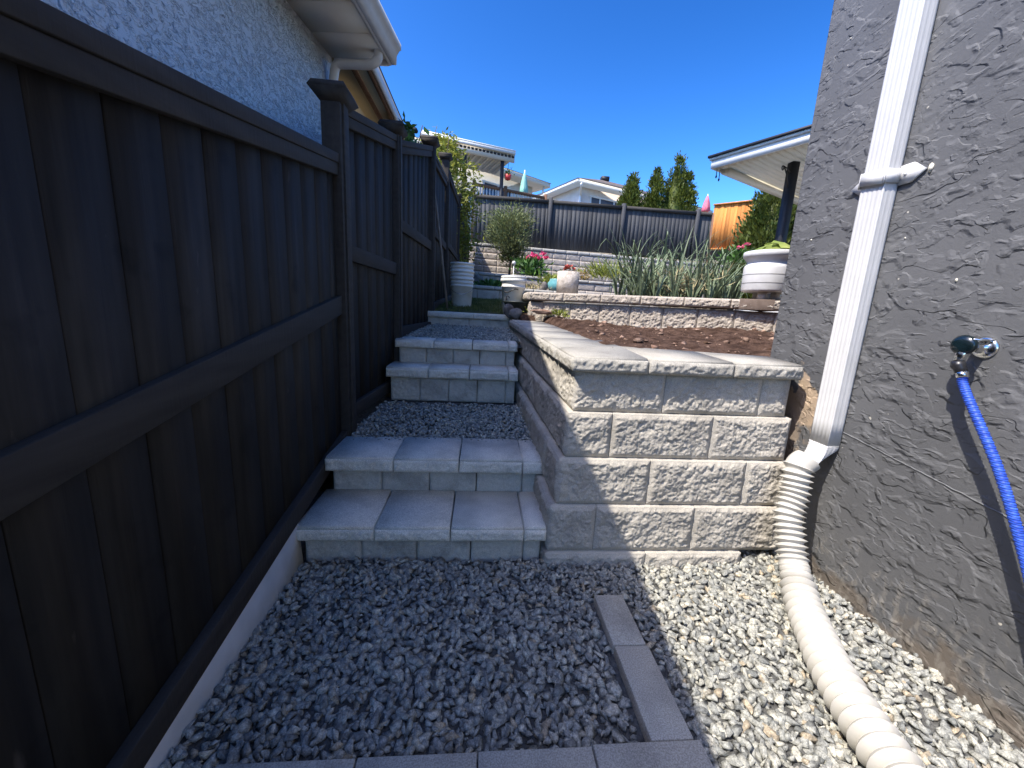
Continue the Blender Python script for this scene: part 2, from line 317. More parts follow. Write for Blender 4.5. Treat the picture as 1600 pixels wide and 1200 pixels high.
# ------------------------------------------------------------------ split-face block builder
def rough_block(mb, path, z0, z1, inner, amp=.010, bulge=.016, res=.006, seed=0.0, zshear=None, edge=.022, topround=False):
    """path: plan polyline (2 or 3 points, outside on the right-hand side reversed); inner: function(plan point array)->inner plan points"""
    P = np.asarray(path, float); seg = np.linalg.norm(np.diff(P, axis=0), axis=1); Lt = seg.sum()
    nu = max(4, int(Lt / res)); nv = max(3, int((z1 - z0) / res)); us = np.linspace(0, Lt, nu + 1); vs = np.linspace(0, 1, nv + 1)
    cum = np.concatenate([[0], np.cumsum(seg)]); pos = np.stack([np.interp(us, cum, P[:, k]) for k in (0, 1)], 1)
    dirs = np.diff(P, axis=0) / seg[:, None]; nr = np.stack([dirs[:, 1], -dirs[:, 0]], 1)
    if len(P) == 3:
        tt = np.clip((us - cum[1]) / .03 * .5 + .5, 0, 1)[:, None]; nrm = nr[0] * (1 - tt) + nr[1] * tt; nrm /= np.linalg.norm(nrm, axis=1)[:, None]
        dcor = np.abs(us - cum[1])
    else: nrm = np.repeat(nr, nu + 1, 0); dcor = np.full(nu + 1, 9.)
    U, Vv = np.meshgrid(us, z0 + vs * (z1 - z0), indexing='ij')
    e = np.minimum(np.minimum(U, Lt - U), np.minimum(Vv - z0, z1 - Vv)); e = np.minimum(e, dcor[:, None] + .004)
    s = np.clip(e / edge, 0, 1); s = s * s * (3 - 2 * s)
    q = np.stack([pos[:, 0][:, None] + 0 * U + seed, pos[:, 1][:, None] + 0 * U, Vv], -1).reshape(-1, 3)
    wu = pnoise(q * 45 + 3).reshape(U.shape) * .006; wv = pnoise(q * 45 + 11).reshape(U.shape) * .006
    nz = .75 * chips(U + wu, Vv + wv, .024, seed + 1.3) + .55 * chips(U + wv, Vv + wu, .0115, seed + 4.1); nz2 = pnoise(q * 13 + 5).reshape(U.shape)
    d = s * (bulge + amp * .55 * nz + amp * .7 * nz2)
    X = pos[:, 0][:, None] + nrm[:, 0][:, None] * d; Y = pos[:, 1][:, None] + nrm[:, 1][:, None] * d
    inn = inner(pos); Z = Vv.copy()
    zi0 = np.full(nu + 1, z0); zi1 = np.full(nu + 1, z1)
    if zshear is not None: Z = Z + zshear(X, Y, Z); zi0 = zi0 + zshear(inn[:, 0], inn[:, 1], zi0); zi1 = zi1 + zshear(inn[:, 0], inn[:, 1], zi1)
    fr = np.stack([X, Y, Z], -1).reshape(-1, 3); nF = len(fr)
    it = np.column_stack([inn, zi1]); ib = np.column_stack([inn, zi0])
    V = np.concatenate([fr, it, ib]); T = nF; B = nF + nu + 1; w_ = nv + 1
    F = [(i * w_ + j, (i + 1) * w_ + j, (i + 1) * w_ + j + 1, i * w_ + j + 1) for i in range(nu) for j in range(nv)]
    for i in range(nu):
        F.append((i * w_ + nv, (i + 1) * w_ + nv, T + i + 1, T + i)); F.append((B + i, B + i + 1, (i + 1) * w_, i * w_)); F.append((T + i, T + i + 1, B + i + 1, B + i))
    F.append(tuple(range(0, w_)) + (T, B)); F.append((B + nu, T + nu) + tuple(nu * w_ + j for j in range(nv, -1, -1)))
    mb.add(V, F)
def straight_wall(parent, A, Bp, zrows, blk, depth, m, cap=None, capm=None, over=.03, capdep=.3, res=.012, zf=None, amp=.010, seed=0, capblk=.4, name='block_course', caphi=None):
    """courses of split-face block between plan points; outside is on the right of A->B"""
    A = np.array(A, float); Bp = np.array(Bp, float); Lw = np.linalg.norm(Bp - A); dv = (Bp - A) / Lw; nn = np.array([dv[1], -dv[0]])
    for k, (z0, z1) in enumerate(zrows):
        mb = MB(); u = -(blk * .5 * (k % 2)) + .0
        while u < Lw - 1e-6:
            a = max(u, 0) + .0015; b = min(u + blk, Lw) - .0015
            if b - a > .02: rough_block(mb, [A + dv * a, A + dv * b], z0 + .001, z1 - .001, lambda p: p - nn * depth, amp=amp, bulge=amp * .9, res=res, seed=seed + k * 3.1 + u, zshear=zf)
            u += blk
        mb.build(name, m, parent)
    if cap:
        mb = MB(); u = 0
        while u < Lw - 1e-6:
            a = u + .0015; b = min(u + capblk, Lw) - .0015
            if b - a > .02: rough_block(mb, [A + dv * a + nn * over, A + dv * b + nn * over], cap[0], cap[1], lambda p: p - nn * capdep, amp=amp * .8, bulge=amp, res=res, seed=seed + 50 + u, zshear=zf, edge=.014)
            u += capblk
        mb.build('cap_course', capm, parent)

# ------------------------------------------------------------------ ground and terrain
def sheet(name, xs, ys, zf, m, kind='structure'):
    X, Y = np.meshgrid(xs, ys, indexing='ij'); Z = zf(X, Y); n, k = X.shape
    V = np.stack([X, Y, Z], -1).reshape(-1, 3)
    i, j = np.meshgrid(np.arange(n - 1), np.arange(k - 1), indexing='ij'); i = i.ravel(); j = j.ravel()
    idx = np.stack([i * k + j, (i + 1) * k + j, (i + 1) * k + j + 1, i * k + j + 1], 1).ravel()
    o = mesh_obj(name, V, idx, np.full(len(i), 4), m, smooth=True); o['kind'] = kind; return o
tagd = lambda o, l: tag(o, l, 'ground')
def gravel_z(X, Y): return 0.012 * np.sin(X * 7 + Y * 3) * .6 + 0.05 * np.clip((X - 1.25) / .35, 0, 1) ** 1.5 - .018
sheet('ground', np.array([-400., -60, -10, -3, 3, 10, 60, 400]), np.array([-400., -60, -10, -2, 2.5, 10, 60, 900]), lambda X, Y: 0 * X - .16, M_GROUND)
sheet('gravel_base', np.linspace(-.95, 1.62, 40), np.linspace(-1.2, 2.3, 50), gravel_z, M_GBASE)
sheet('landing_base', np.linspace(-.95, .5, 12), np.linspace(2.05, 3.1, 12), lambda X, Y: .345 + .078 * (Y - 2.2) - .015 + 0 * X, M_GBASE)
sheet('upper_landing_base', np.linspace(-.95, .5, 12), np.linspace(3.3, 4.6, 12), lambda X, Y: .845 - .02 + .058 * (Y - 3.45) + 0 * X, M_GBASE)
def lawn_z(X, Y): return 1.055 + .065 * (Y - 4.5) + .012 * np.sin(5 * X + 3 * Y)
sheet('lawn_ground', np.linspace(-.75, 3.2, 24), np.linspace(4.5, 8.1, 24), lawn_z, M_LAWN)
sheet('terrace_soil', np.linspace(-.7, 20, 40), np.linspace(8.05, 10.1, 12), lambda X, Y: 1.53 + .03 * np.sin(4 * X) * np.cos(5 * Y) - .02 * X, M_SOIL)
sheet('upper_terrace_soil', np.linspace(-.7, 20, 40), np.linspace(10.05, 13.5, 14), lambda X, Y: 1.93 + .05 * (Y - 10) + .03 * np.sin(4 * X) * np.cos(5 * Y) - .02 * X, M_SOIL)
sheet('hill', np.linspace(-120, 160, 12), np.array([13.7, 16, 20, 26, 40, 90, 300]), lambda X, Y: 3.0 + np.clip(Y - 13.7, 0, 14) * .17 + 0 * X, M_GROUND)
sheet('neighbour_yard', np.array([-60, -10, -3, -.98]), np.linspace(-8, 13.8, 12), lambda X, Y: np.interp(Y, [-8, 1, 14], [-.1, 0.0, 2.9]) + 0 * X, M_GROUND)
sheet('patio', np.linspace(3.6, 20, 6), np.linspace(3.6, 8.0, 8), lambda X, Y: 1.15 + .05 * (Y - 3) + 0 * X, M_PATIO)

# ------------------------------------------------------------------ gravel stones (countless)
def stone_variants(k=28):
    import bmesh
    out = []
    for _ in range(k):
        npt = int(rng.integers(9, 14)); p = rng.normal(size=(npt, 3)); p /= np.linalg.norm(p, axis=1)[:, None]; p *= rng.uniform(.8, 1.1, npt)[:, None]
        bm = bmesh.new()
        for q in p: bm.verts.new(q)
        bmesh.ops.convex_hull(bm, input=bm.verts); bmesh.ops.triangulate(bm, faces=bm.faces)
        for v in [v for v in bm.verts if not v.link_faces]: bm.verts.remove(v)
        bm.verts.index_update(); bm.verts.ensure_lookup_table(); bmesh.ops.recalc_face_normals(bm, faces=bm.faces)
        out.append((np.array([v.co[:] for v in bm.verts]), np.array([[v.index for v in f.verts] for f in bm.faces]))); bm.free()
    return out
SV = stone_variants()
def scatter_stones(name, P, radius, m, flat=.9, parent=None):
    n = len(P); which = rng.integers(0, len(SV), n)
    q = rng.normal(size=(n, 4)); q /= np.linalg.norm(q, axis=1)[:, None]; a, b, c, d = q.T
    R = np.stack([1 - 2 * (c * c + d * d), 2 * (b * c - a * d), 2 * (b * d + a * c), 2 * (b * c + a * d), 1 - 2 * (b * b + d * d), 2 * (c * d - a * b), 2 * (b * d - a * c), 2 * (c * d + a * b), 1 - 2 * (b * b + c * c)], 1).reshape(n, 3, 3)
    sc = np.stack([rng.uniform(1.0, 1.45, n), rng.uniform(.7, 1.0, n), rng.uniform(.5, .8, n)], 1); VV, FF, off = [], [], 0
    for w_, (D, F) in enumerate(SV):
        sel = np.where(which == w_)[0]
        if len(sel) == 0: continue
        loc = D[None] * sc[sel][:, None, :] * radius[sel][:, None, None]
        rt = np.einsum('nij,nvj->nvi', R[sel], loc); rt[..., 2] *= flat; rt += P[sel][:, None, :]
        VV.append(rt.reshape(-1, 3)); FF.append((F[None] + (off + np.arange(len(sel)) * len(D))[:, None, None]).reshape(-1, 3)); off += len(sel) * len(D)
    F = np.concatenate(FF)
    return mesh_obj(name, np.concatenate(VV), F.ravel(), np.full(len(F), 3), m, parent)
def gravel(name, x0, x1, y0, y1, zf, sp, rmin, rmax, label, keep=None, layers=2):
    P = []
    for l in range(layers):
        gx, gy = np.meshgrid(np.arange(x0, x1, sp), np.arange(y0, y1, sp), indexing='ij')
        p = np.stack([gx.ravel(), gy.ravel()], 1) + rng.uniform(-.5, .5, (gx.size, 2)) * sp * 1.1 + l * sp * .5
        if l == 1: p = p[rng.random(len(p)) < .55]
        z = zf(p[:, 0], p[:, 1]) + .004 + l * .0085 + rng.uniform(-.005, .005, len(p)); P.append(np.column_stack([p, z]))
    P = np.concatenate(P); P = P[(P[:, 0] > x0) & (P[:, 0] < x1) & (P[:, 1] > y0) & (P[:, 1] < y1)]
    if keep is not None: P = P[keep(P)]
    r = rng.uniform(0, 1, len(P)) ** 1.6 * (rmax - rmin) + rmin
    return tag(scatter_stones(name, P, r, M_STONE), label, 'gravel', kind='stuff')
def keep_front(P):
    x, y = P[:, 0], P[:, 1]
    k = ~((y > 1.62) & (x < .36)) & ~((y > 1.63) & (x > .3) & (x < 1.29)) & ~((y > 1.67) & (x > .3)) & (x > -.755) & (x < 1.592)
    k &= ~((x > .482) & (x < .632) & (y > .80) & (y < 1.358)) & ~((x > -.75) & (x < .64) & (y > .52) & (y < .812))
    return k
gravel('gravel', -.76, 1.6, .42, 1.7, gravel_z, .0222, .0138, .0262, 'grey crushed stone gravel spread over the path in front of the block wall', keep_front)
gravel('gravel', -.77, .40, 2.2, 2.92, lambda x, y: .345 + .078 * (y - 2.2) - .008, .0205, .012, .020, 'grey crushed stone filling the landing between the lower and upper pairs of steps', lambda P: P[:, 0] > -.765 + .097 * np.clip(P[:, 1] - 2.3, 0, 9))
gravel('gravel', -.74, .38, 3.42, 4.5, lambda x, y: .848 + .058 * (y - 3.45), .021, .011, .018, 'grey crushed stone on the top landing below the lawn edge', lambda P: P[:, 0] > -.765 + .097 * np.clip(P[:, 1] - 2.3, 0, 9))

# ------------------------------------------------------------------ stone steps
STEPS = [  # y front of cap, z under cap, z top, riser bottom, x0, x1, cap depth, label
    (1.60, .105, .172, -.03, -.775, .335, .36, 'lowest stone step, its riser standing in the front gravel'),
    (1.93, .285, .360, .13, -.765, .355, .33, 'second stone step from the bottom, directly in front of the middle gravel landing'),
    (2.965, .588, .668, .40, -.70, .305, .30, 'third stone step up, with the tall riser behind the middle gravel landing'),
    (3.20, .790, .858, .64, -.682, .312, .30, 'topmost stone step, its tread meeting the small upper gravel landing')]
for k, (yf, zu, zt, zb, x0, x1, dep, lab) in enumerate(STEPS):
    t = thing('stone_step', ((x0 + x1) / 2, yf, zb), lab, 'step', 'stone steps up to the lawn')
    rot = (lambda p: p)
    js = [x0, x0 + (x1 - x0) * .305, x0 + (x1 - x0) * .605, x0 + (x1 - x0) * .905, x1]
    if k >= 2: js = [x0, x0 + (x1 - x0) * .312, x0 + (x1 - x0) * .624, x0 + (x1 - x0) * .925, x1]
    for a, b in zip(js[:-1], js[1:]):
        mb = MB(); jit = random.uniform(-.004, .004)
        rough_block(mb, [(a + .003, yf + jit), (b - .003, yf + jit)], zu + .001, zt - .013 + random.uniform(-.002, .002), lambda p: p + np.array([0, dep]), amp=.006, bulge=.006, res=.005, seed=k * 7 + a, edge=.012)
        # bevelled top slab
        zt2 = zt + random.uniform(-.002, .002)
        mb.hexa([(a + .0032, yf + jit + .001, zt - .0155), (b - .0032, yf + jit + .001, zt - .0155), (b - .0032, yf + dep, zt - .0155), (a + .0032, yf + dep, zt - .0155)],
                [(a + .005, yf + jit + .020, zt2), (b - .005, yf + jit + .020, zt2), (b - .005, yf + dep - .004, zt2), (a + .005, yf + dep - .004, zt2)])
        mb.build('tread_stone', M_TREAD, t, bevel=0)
    mb = MB(); xr0, xr1 = x0 + .028, x1 - .02; n = 4; wd = (xr1 - xr0) / 4.33
    for i in range(5):
        a = xr0 + i * wd; b = min(a + wd, xr1)
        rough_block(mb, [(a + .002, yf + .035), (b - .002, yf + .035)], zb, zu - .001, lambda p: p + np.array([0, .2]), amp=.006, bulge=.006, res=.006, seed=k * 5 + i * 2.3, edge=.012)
    mb.build('riser', M_RISER, t)

# ------------------------------------------------------------------ retaining wall beside the steps
rw = thing('retaining_wall', (.5, 1.7, 0), 'tall light grey split-face block retaining wall with a corner beside the steps', 'retaining wall')
SIDE = -.032
def sh(X, Y, Z): return .024 * np.clip(Y - 1.75, 0, 9) * np.clip(Z / .95, 0, 1.1)
crs = [(-.12, .050, 1.588, .330, 1.285), (.055, .276, 1.606, .342, 1.50), (.280, .496, 1.626, .372, 1.475), (.500, .706, 1.648, .402, 1.462), (.710, .900, 1.668, .426, 1.44)]
joint_front = [[.81], [.557, 1.031], [.797, 1.262], [.605, 1.08], [.839, 1.301]]
for k, (z0, z1, yf, xc, xe) in enumerate(crs):
    mb = MB(); D = .22
    def inner(p, xc=xc, yf=yf):
        q = p.copy(); fr = p[:, 1] <= yf + 1e-6
        q[fr, 1] = yf + D; q[fr, 0] = np.maximum(p[fr, 0], xc + D)
        q[~fr, 0] = p[~fr, 0] + D; q[~fr, 1] = np.maximum(p[~fr, 1], yf + D); return q
    sj = [yf + .26 + (k % 2) * .2]
    sidept = lambda y: (xc + SIDE * (y - yf), y)
    rough_block(mb, [sidept(sj[0] - .002), (xc, yf), (joint_front[k][0] - .002, yf)], z0, z1, inner, amp=.0078, bulge=.010, res=.0042, seed=k * 11, zshear=sh)
    xs = joint_front[k] + [xe]
    for a, b in zip(xs[:-1], xs[1:]):
        rough_block(mb, [(a + .002, yf), (b - .002, yf)], z0, z1, inner, amp=.0078, bulge=.010, res=.0042, seed=k * 11 + a * 3, zshear=sh)
    y = sj[0]
    while y < 4.3:
        y2 = min(y + .475, 4.38)
        rough_block(mb, [sidept(y2 - .002), sidept(y + .002)], z0, z1, inner, amp=.010, bulge=.014, res=.008, seed=k * 13 + y, zshear=sh); y = y2
    mb.build('block_course', M_BLOCK, rw)
zc0, zc1 = .892, .958
def capin(p):
    q = p.copy(); fr = p[:, 1] <= 1.632 + 1e-6
    q[fr, 1] = np.interp(p[fr, 0], [.40, .80, 1.5], [2.12, 2.12, 1.93]); q[fr, 0] = np.maximum(p[fr, 0] + .07 * np.clip((p[fr, 0] - .9) / .55, 0, 1), .78)
    q[~fr, 0] = np.interp(p[~fr, 1], [1.6, 2.1, 3, 4.4], [.78, .78, .72, .62]); q[~fr, 1] = np.maximum(p[~fr, 1], 2.12); return q
capside = lambda y: (.402 + SIDE * (y - 1.632), y)
for pth in ([capside(1.95), (.402, 1.632), (.735, 1.632)], [(.739, 1.632), (1.13, 1.632)], [(1.134, 1.632), (1.455, 1.632)], [capside(2.45), capside(1.954)], [capside(2.95), capside(2.454)], [capside(3.45), capside(2.954)], [capside(3.95), capside(3.454)], [capside(4.38), capside(3.954)]):
    mb = MB(); rough_block(mb, pth, zc0, zc1 - .008, capin, amp=.009, bulge=.010, res=.0055, seed=pth[0][0] * 9 + pth[0][1], zshear=sh, edge=.012)
    P_ = np.array(pth); dd = np.array(capin(P_))
    ins = lambda p: p + (capin(p) - p) * .06
    o = ins(P_); tri = [(*p, zc1 - .010 + float(sh(p[0], p[1], zc1))) for p in P_] ; tp = [(*p, zc1 + float(sh(p[0], p[1], zc1))) for p in o]
    bk = [(*p, zc1 - .010 + float(sh(p[0], p[1], zc1))) for p in dd[::-1]]; bt = [(*p, zc1 + float(sh(p[0], p[1], zc1))) for p in dd[::-1]]
    n = len(P_); low = tri + bk; top = tp + bt; m_ = len(low)
    mb.add(low + top, [tuple(range(m_))[::-1], tuple(range(m_, 2 * m_))] + [(i, (i + 1) % m_, m_ + (i + 1) % m_, m_ + i) for i in range(m_)])
    mb.build('cap_stone', M_CAP, rw)

# soil bed above the retaining wall
def soil_z(X, Y):
    p = np.stack([X.ravel() * 7, Y.ravel() * 7, 0 * X.ravel()], 1)
    return .955 + np.clip(.055 * (Y - 2.0), -.03, .14) - .03 * np.clip((X - .8) / .8, 0, 1) + .05 * np.clip((X - 1.55) / .5, 0, 1.2) + .022 * fbm(p, 3).reshape(X.shape)
sheet('soil', np.linspace(.42, 3.6, 100), np.linspace(1.74, 4.5, 100), lambda X, Y: soil_z(X, Y) - .9 * ((X > 1.36) & (Y < 1.93)) - .1 * np.clip((1.92 - Y) / .15, 0, 1) - .3 * np.clip((.70 - X) / .2, 0, 1) * (Y < 4.2), M_SOIL)
n = 330; pc = np.column_stack([rng.uniform(.75, 2.6, n), rng.uniform(2.0, 4.0, n)]); zc = soil_z(pc[:, 0], pc[:, 1])
tag(scatter_stones('soil_clods', np.column_stack([pc, zc + .003]), rng.uniform(0, 1, n) ** 5 * .05 + .006, M_CLOD, .55), 'pale and reddish dry clods scattered over the dark soil bed', 'soil', kind='stuff')

# ------------------------------------------------------------------ edging pavers
for (a, b, c, d, lab) in ((.495, 1.115, .612, 1.352, 'pale grey edging paver at the far tip of the L-shaped border in the gravel'),
                          (.498, .812, .618, 1.112, 'long grey edging paver in the middle of the arm that points at the steps'),
                          (.335, .52, .632, .808, 'grey corner paver of the L-shaped gravel border, nearest the corrugated pipe'),
                          (.032, .52, .331, .806, 'grey edging paver in the near row, left of the corner paver'),
                          (-.27, .52, .028, .804, 'grey edging paver in the near row at the bottom middle of the photo'),
                          (-.60, .52, -.274, .802, 'leftmost grey edging paver of the near row, towards the black fence')):
    mb = MB(); mb.box(a, b, -.04, c, d, .024 + random.uniform(-.002, .002)); o = mb.build('edging_paver', M_PAVER, None, bevel=.003); tag(o, lab, 'paver', 'pavers edging the gravel')

# ------------------------------------------------------------------ left fence
lf = thing('wooden_fence', (-.8, 2.3, 0), 'tall charcoal stained board fence stepping up along the left side of the path', 'fence')
BEND = .097
def fx(Y): return -.767 + (BEND * (Y - 2.3) if Y > 2.3 else 0)
P3 = 3.31; P4 = 4.52
def fp(Y):
    if Y <= 2.3: return (-.767, Y)
    if Y <= P4: return (-.767 + BEND * (Y - 2.3), Y)
    x4 = -.767 + BEND * (P4 - 2.3); return (x4 + .0135 * (Y - P4), Y)
def panel(y0, y1, top, mid, kick, bw=.145, raillow=None, first=False, railh=.10, midh=.09):
    A, B = fp(y0), fp(y1); L = y1 - y0; z = lambda fn, y: fn[0] + (fn[1] - fn[0]) * (y - y0) / L
    mb = MB(); y = y0
    while y < y1 - .01:
        w_ = bw * random.uniform(.985, 1.015); e = min(y + w_, y1); a, b = fp(y + .002), fp(e - .002); o = random.uniform(-.002, .002)
        mb.beam(a, b, z(kick, y) - .0, z(top, y) - .02, z(kick, e), z(top, e) - .02, -.045 + o, -.027 + o); y = e
    mb.build('board_panel', M_FENCE, lf)
    mb = MB(); mb.beam(A, B, top[0] - railh, top[0] - railh * .45, top[1] - railh, top[1] - railh * .45, -.06, 0.0)
    mb.beam(A, B, top[0] - railh * .45 + .001, top[0], top[1] - railh * .45 + .001, top[1], -.075, .007); mb.build('top_rail', M_RAIL, lf, bevel=.003)
    mb = MB(); mb.beam(A, B, mid[0] - midh, mid[0], mid[1] - midh, mid[1], -.028, 0.0); mb.build('middle_rail', M_RAIL, lf, bevel=.003)
    mb = MB(); mb.beam(A, B, kick[0], kick[0] + .085, kick[1], kick[1] + .085, -.028, .006); mb.build('kickboard', M_RAIL, lf, bevel=.003)
S1 = .184
zz = lambda z, y0, y: z + S1 * (y - y0)
panel(-1.173, 2.275, (zz(1.62, .838, -1.173), zz(1.62, .838, 2.275)), (zz(.868, .657, -1.173), zz(.868, .657, 2.275)), (zz(.03, .8, -1.173), zz(.03, .8, 2.275)), .153, railh=.105, midh=.10)
panel(2.405, P3 - .05, (2.16, 2.36), (1.455, 1.445), (.435, .45), .16)
panel(P3 + .06, P4 - .05, (2.37, 2.73), (1.80, 1.80), (.86, .86), .15)
panel(P4 + .06, 5.95, (2.72, 2.86), (1.985, 2.0), (1.06, 1.15), .15)
panel(6.07, 8.2, (3.05, 3.16), (2.08, 2.11), (1.16, 1.30), .15)
panel(8.32, 10.6, (3.16, 3.28), (2.13, 2.17), (1.3, 1.6), .15)
panel(10.72, 13.25, (3.3, 3.5), (2.2, 2.3), (1.9, 1.95), .15)
def fpost(y, zb, zt, wd=.115, capped=True, capw=.045, m=None):
    cx, cy = fp(y); mb = MB(); mb.box(cx - .082, cy - wd / 2, zb, cx + .014, cy + wd / 2, zt)
    mb.box(cx + .014, cy - wd / 2 + .03, zb, cx + .024, cy + wd / 2 - .02, zt - .02)
    o = mb.build('post', M_RAIL, lf, bevel=.003)
    if capped:
        mb = MB(); x0, x1, y0, y1 = cx - .082 - capw, cx + .014 + capw, cy - wd / 2 - capw, cy + wd / 2 + capw
        mb.hexa([(cx - .085, cy - wd / 2, zt - .045), (cx + .017, cy - wd / 2, zt - .045), (cx + .017, cy + wd / 2, zt - .045), (cx - .085, cy + wd / 2, zt - .045)],
                [(x0, y0, zt + .004), (x1, y0, zt + .004), (x1, y1, zt + .004), (x0, y1, zt + .004)])
        mb.hexa([(x0, y0, zt + .004), (x1, y0, zt + .004), (x1, y1, zt + .004), (x0, y1, zt + .004)], [(x0 + .015, y0 + .015, zt + .035), (x1 - .015, y0 + .015, zt + .035), (x1 - .015, y1 - .015, zt + .035), (x0 + .015, y1 - .015, zt + .035)])
        mb.build('post_cap', M_RAIL, o)
fpost(2.34, .28, 2.17, .125)
fpost(P3, .42, 2.41, .10); fpost(P4, .8, 2.785, .10); fpost(6.01, 1.0, 3.15, .10); fpost(8.26, 1.2, 3.22, .1); fpost(10.66, 1.4, 3.5, .1)
# cement footing under the fence
mb = MB(); za, zb_ = zz(.028, .8, -1.2), zz(.028, .8, 1.62)
mb.hexa([(-.83, -1.2, -.35), (-.742, -1.2, -.35), (-.742, 1.62, -.15), (-.83, 1.62, -.15)], [(-.83, -1.2, za), (-.764, -1.2, za), (-.764, 1.62, zb_), (-.83, 1.62, zb_)])
mb.build('cement_footing', M_FOOT, lf)

# ------------------------------------------------------------------ grey house on the right
gh = thing('grey_house', (1.53, 1, 0), 'charcoal grey stucco house wall with a white downspout on the right', 'house')
XW = 1.53; KW = XW / 1.6
def kw(x, y, z): return (x * KW, y * KW, CAM_H + (z - CAM_H) * KW)
mb = MB(); mb.box(XW, -6, -.3, 6.0, 2.033 * KW, 5.2); mb.build('wall', M_GREY, gh, bevel=.006)
mb = MB(); mb.hexa([(1.1, -6.4, 5.2), (6.5, -6.4, 5.2), (6.5, 2.5, 5.2), (1.1, 2.5, 5.2)], [(1.1, -6.4, 5.4), (6.5, -6.4, 5.4), (6.5, 2.5, 5.4), (1.1, 2.5, 5.4)])
mb.hexa([(1.1, -6.4, 5.4), (6.5, -6.4, 5.4), (6.5, 2.5, 5.4), (1.1, 2.5, 5.4)], [(3.5, -4, 6.6), (4.0, -4, 6.6), (4.0, .2, 6.6), (3.5, .2, 6.6)])
mb.build('roof', M_SHINGLE, gh)
sc0, sc1 = atX(1296, 664, XW), atX(1640, 842, XW); mb = MB(); tt_ = np.linspace(0, 1, 60); ln = sc0 + (sc1 - sc0) * tt_[:, None]; ln[:, 0] = XW - .0005; ln[:, 2] += .0035 * pnoise(np.column_stack([tt_ * 23, tt_ * 0, tt_ * 0]))
mb.tube(ln, .0026, 6); mb.build('render_seam', M_GREY, gh)
# downspout: ribbed rectangular profile swept down, then kicked out
def rect_profile(wx, wy, ribs=5, dep=.0013):
    pts = []
    for i in range(4 * ribs + 1):                       # face towards -x carries the ribs
        f = i / (4 * ribs); y = -wy / 2 + wy * f; g = dep if (i % 4) in (1, 2) and 0 < i < 4 * ribs - 1 else 0
        pts.append((-wx / 2 + g, y))
    for i in range(1, 9): f = i / 9; pts.append((-wx / 2 + wx * f, wy / 2 - (dep if i % 3 == 1 else 0)))
    pts.append((wx / 2, wy / 2)); pts.append((wx / 2, -wy / 2))
    for i in range(1, 9): f = i / 9; pts.append((wx / 2 - wx * f, -wy / 2 + (dep if i % 3 == 1 else 0)))
    return np.array(pts)
DSX, DSY = XW - .034, 1.565 * KW
prof = rect_profile(.056, .092)
def sweep(mb, stations):
    n = len(prof); V = []
    for (c, ex, ey, s) in stations:
        for p in prof: V.append(np.array(c) + np.array(ex) * p[0] * s + np.array(ey) * p[1] * s)
    F = [(i * n + (k + 1) % n, i * n + k, (i + 1) * n + k, (i + 1) * n + (k + 1) % n) for i in range(len(stations) - 1) for k in range(n)]
    F += [tuple(range(n)), tuple((len(stations) - 1) * n + k for k in range(n))[::-1]]
    mb.add(V, F)
mb = MB(); X_, Y_ = (1, 0, 0), (0, 1, 0)
sweep(mb, [((DSX, DSY, z), X_, Y_, 1.0) for z in np.linspace(5.15, .64, 44)])
ds = mb.build('downspout', M_WHITE, gh)
mb = MB()
st = []
for i in range(15):
    a = math.radians(50) * i / 14; g = 1.02 - (.045 if i % 2 else 0); r = .085
    st.append(((DSX - r * (1 - math.cos(a)), DSY + .25 * r * (1 - math.cos(a)), .643 - r * math.sin(a)), (math.cos(a), 0, math.sin(a) * 1.0), Y_, g))
a = math.radians(50); c0 = np.array(st[-1][0])
for i in range(1, 4): st.append((c0 + np.array([-math.sin(a), .0, -math.cos(a)]) * .016 * i, (math.cos(a), 0, math.sin(a)), Y_, 1.0))
sweep(mb, st); elbow_end = np.array(st[-1][0]); mb.build('elbow', M_WHITE, ds)
# strap with pointed ears
mb = MB(); zs = 1.697
def ear(y0, y1, tip):
    zt = .033; s = 1 if y1 > y0 else -1
    poly = [(y0, -zt), (y1, -zt), (tip, 0), (y1, zt), (y0, zt)]
    V = [(XW - .011, y, zs + z) for y, z in poly] + [(XW - .002, y, zs + z) for y, z in poly]
    q = poly; V += [(XW - .014, (y - (y0 + y1) / 2) * .72 + (y0 + y1) / 2 - 0 * s, zs + z * .62) for y, z in poly]
    F = [tuple(range(5, 10)), tuple(range(0, 5))[::-1]] + [(i, (i + 1) % 5, 5 + (i + 1) % 5, 5 + i) for i in range(5)]
    mb.add(V[:10], F)
    mb.tube([(XW - .010, (y0 + y1) / 2, zs), (XW - .0155, (y0 + y1) / 2, zs)], .005, 8)
ear(DSY + .048, DSY + .098, DSY + .145); ear(DSY - .048, DSY - .092, DSY - .135)
bx_ = [(XW - .002, DSY + .05), (XW - .068, DSY + .0505), (XW - .070, DSY + .046), (XW - .070, DSY - .046), (XW - .068, DSY - .0505), (XW - .002, DSY - .05)]
zo = [0, .0, .006, -.006, -.003, 0]
for i in range(5):
    (xa, ya), (xb, yb) = bx_[i], bx_[i + 1]; h = .024
    nvec = np.array([yb - ya, -(xb - xa)]); nvec = nvec / (np.linalg.norm(nvec) + 1e-9) * .003
    mb.hexa([(xa, ya, zs - h + zo[i]), (xb, yb, zs - h + zo[i + 1]), (xb + nvec[0], yb + nvec[1], zs - h + zo[i + 1]), (xa + nvec[0], ya + nvec[1], zs - h + zo[i])],
            [(xa, ya, zs + h + zo[i]), (xb, yb, zs + h + zo[i + 1]), (xb + nvec[0], yb + nvec[1], zs + h + zo[i + 1]), (xa + nvec[0], ya + nvec[1], zs + h + zo[i])])
mb.build('strap', M_WHITE, ds)
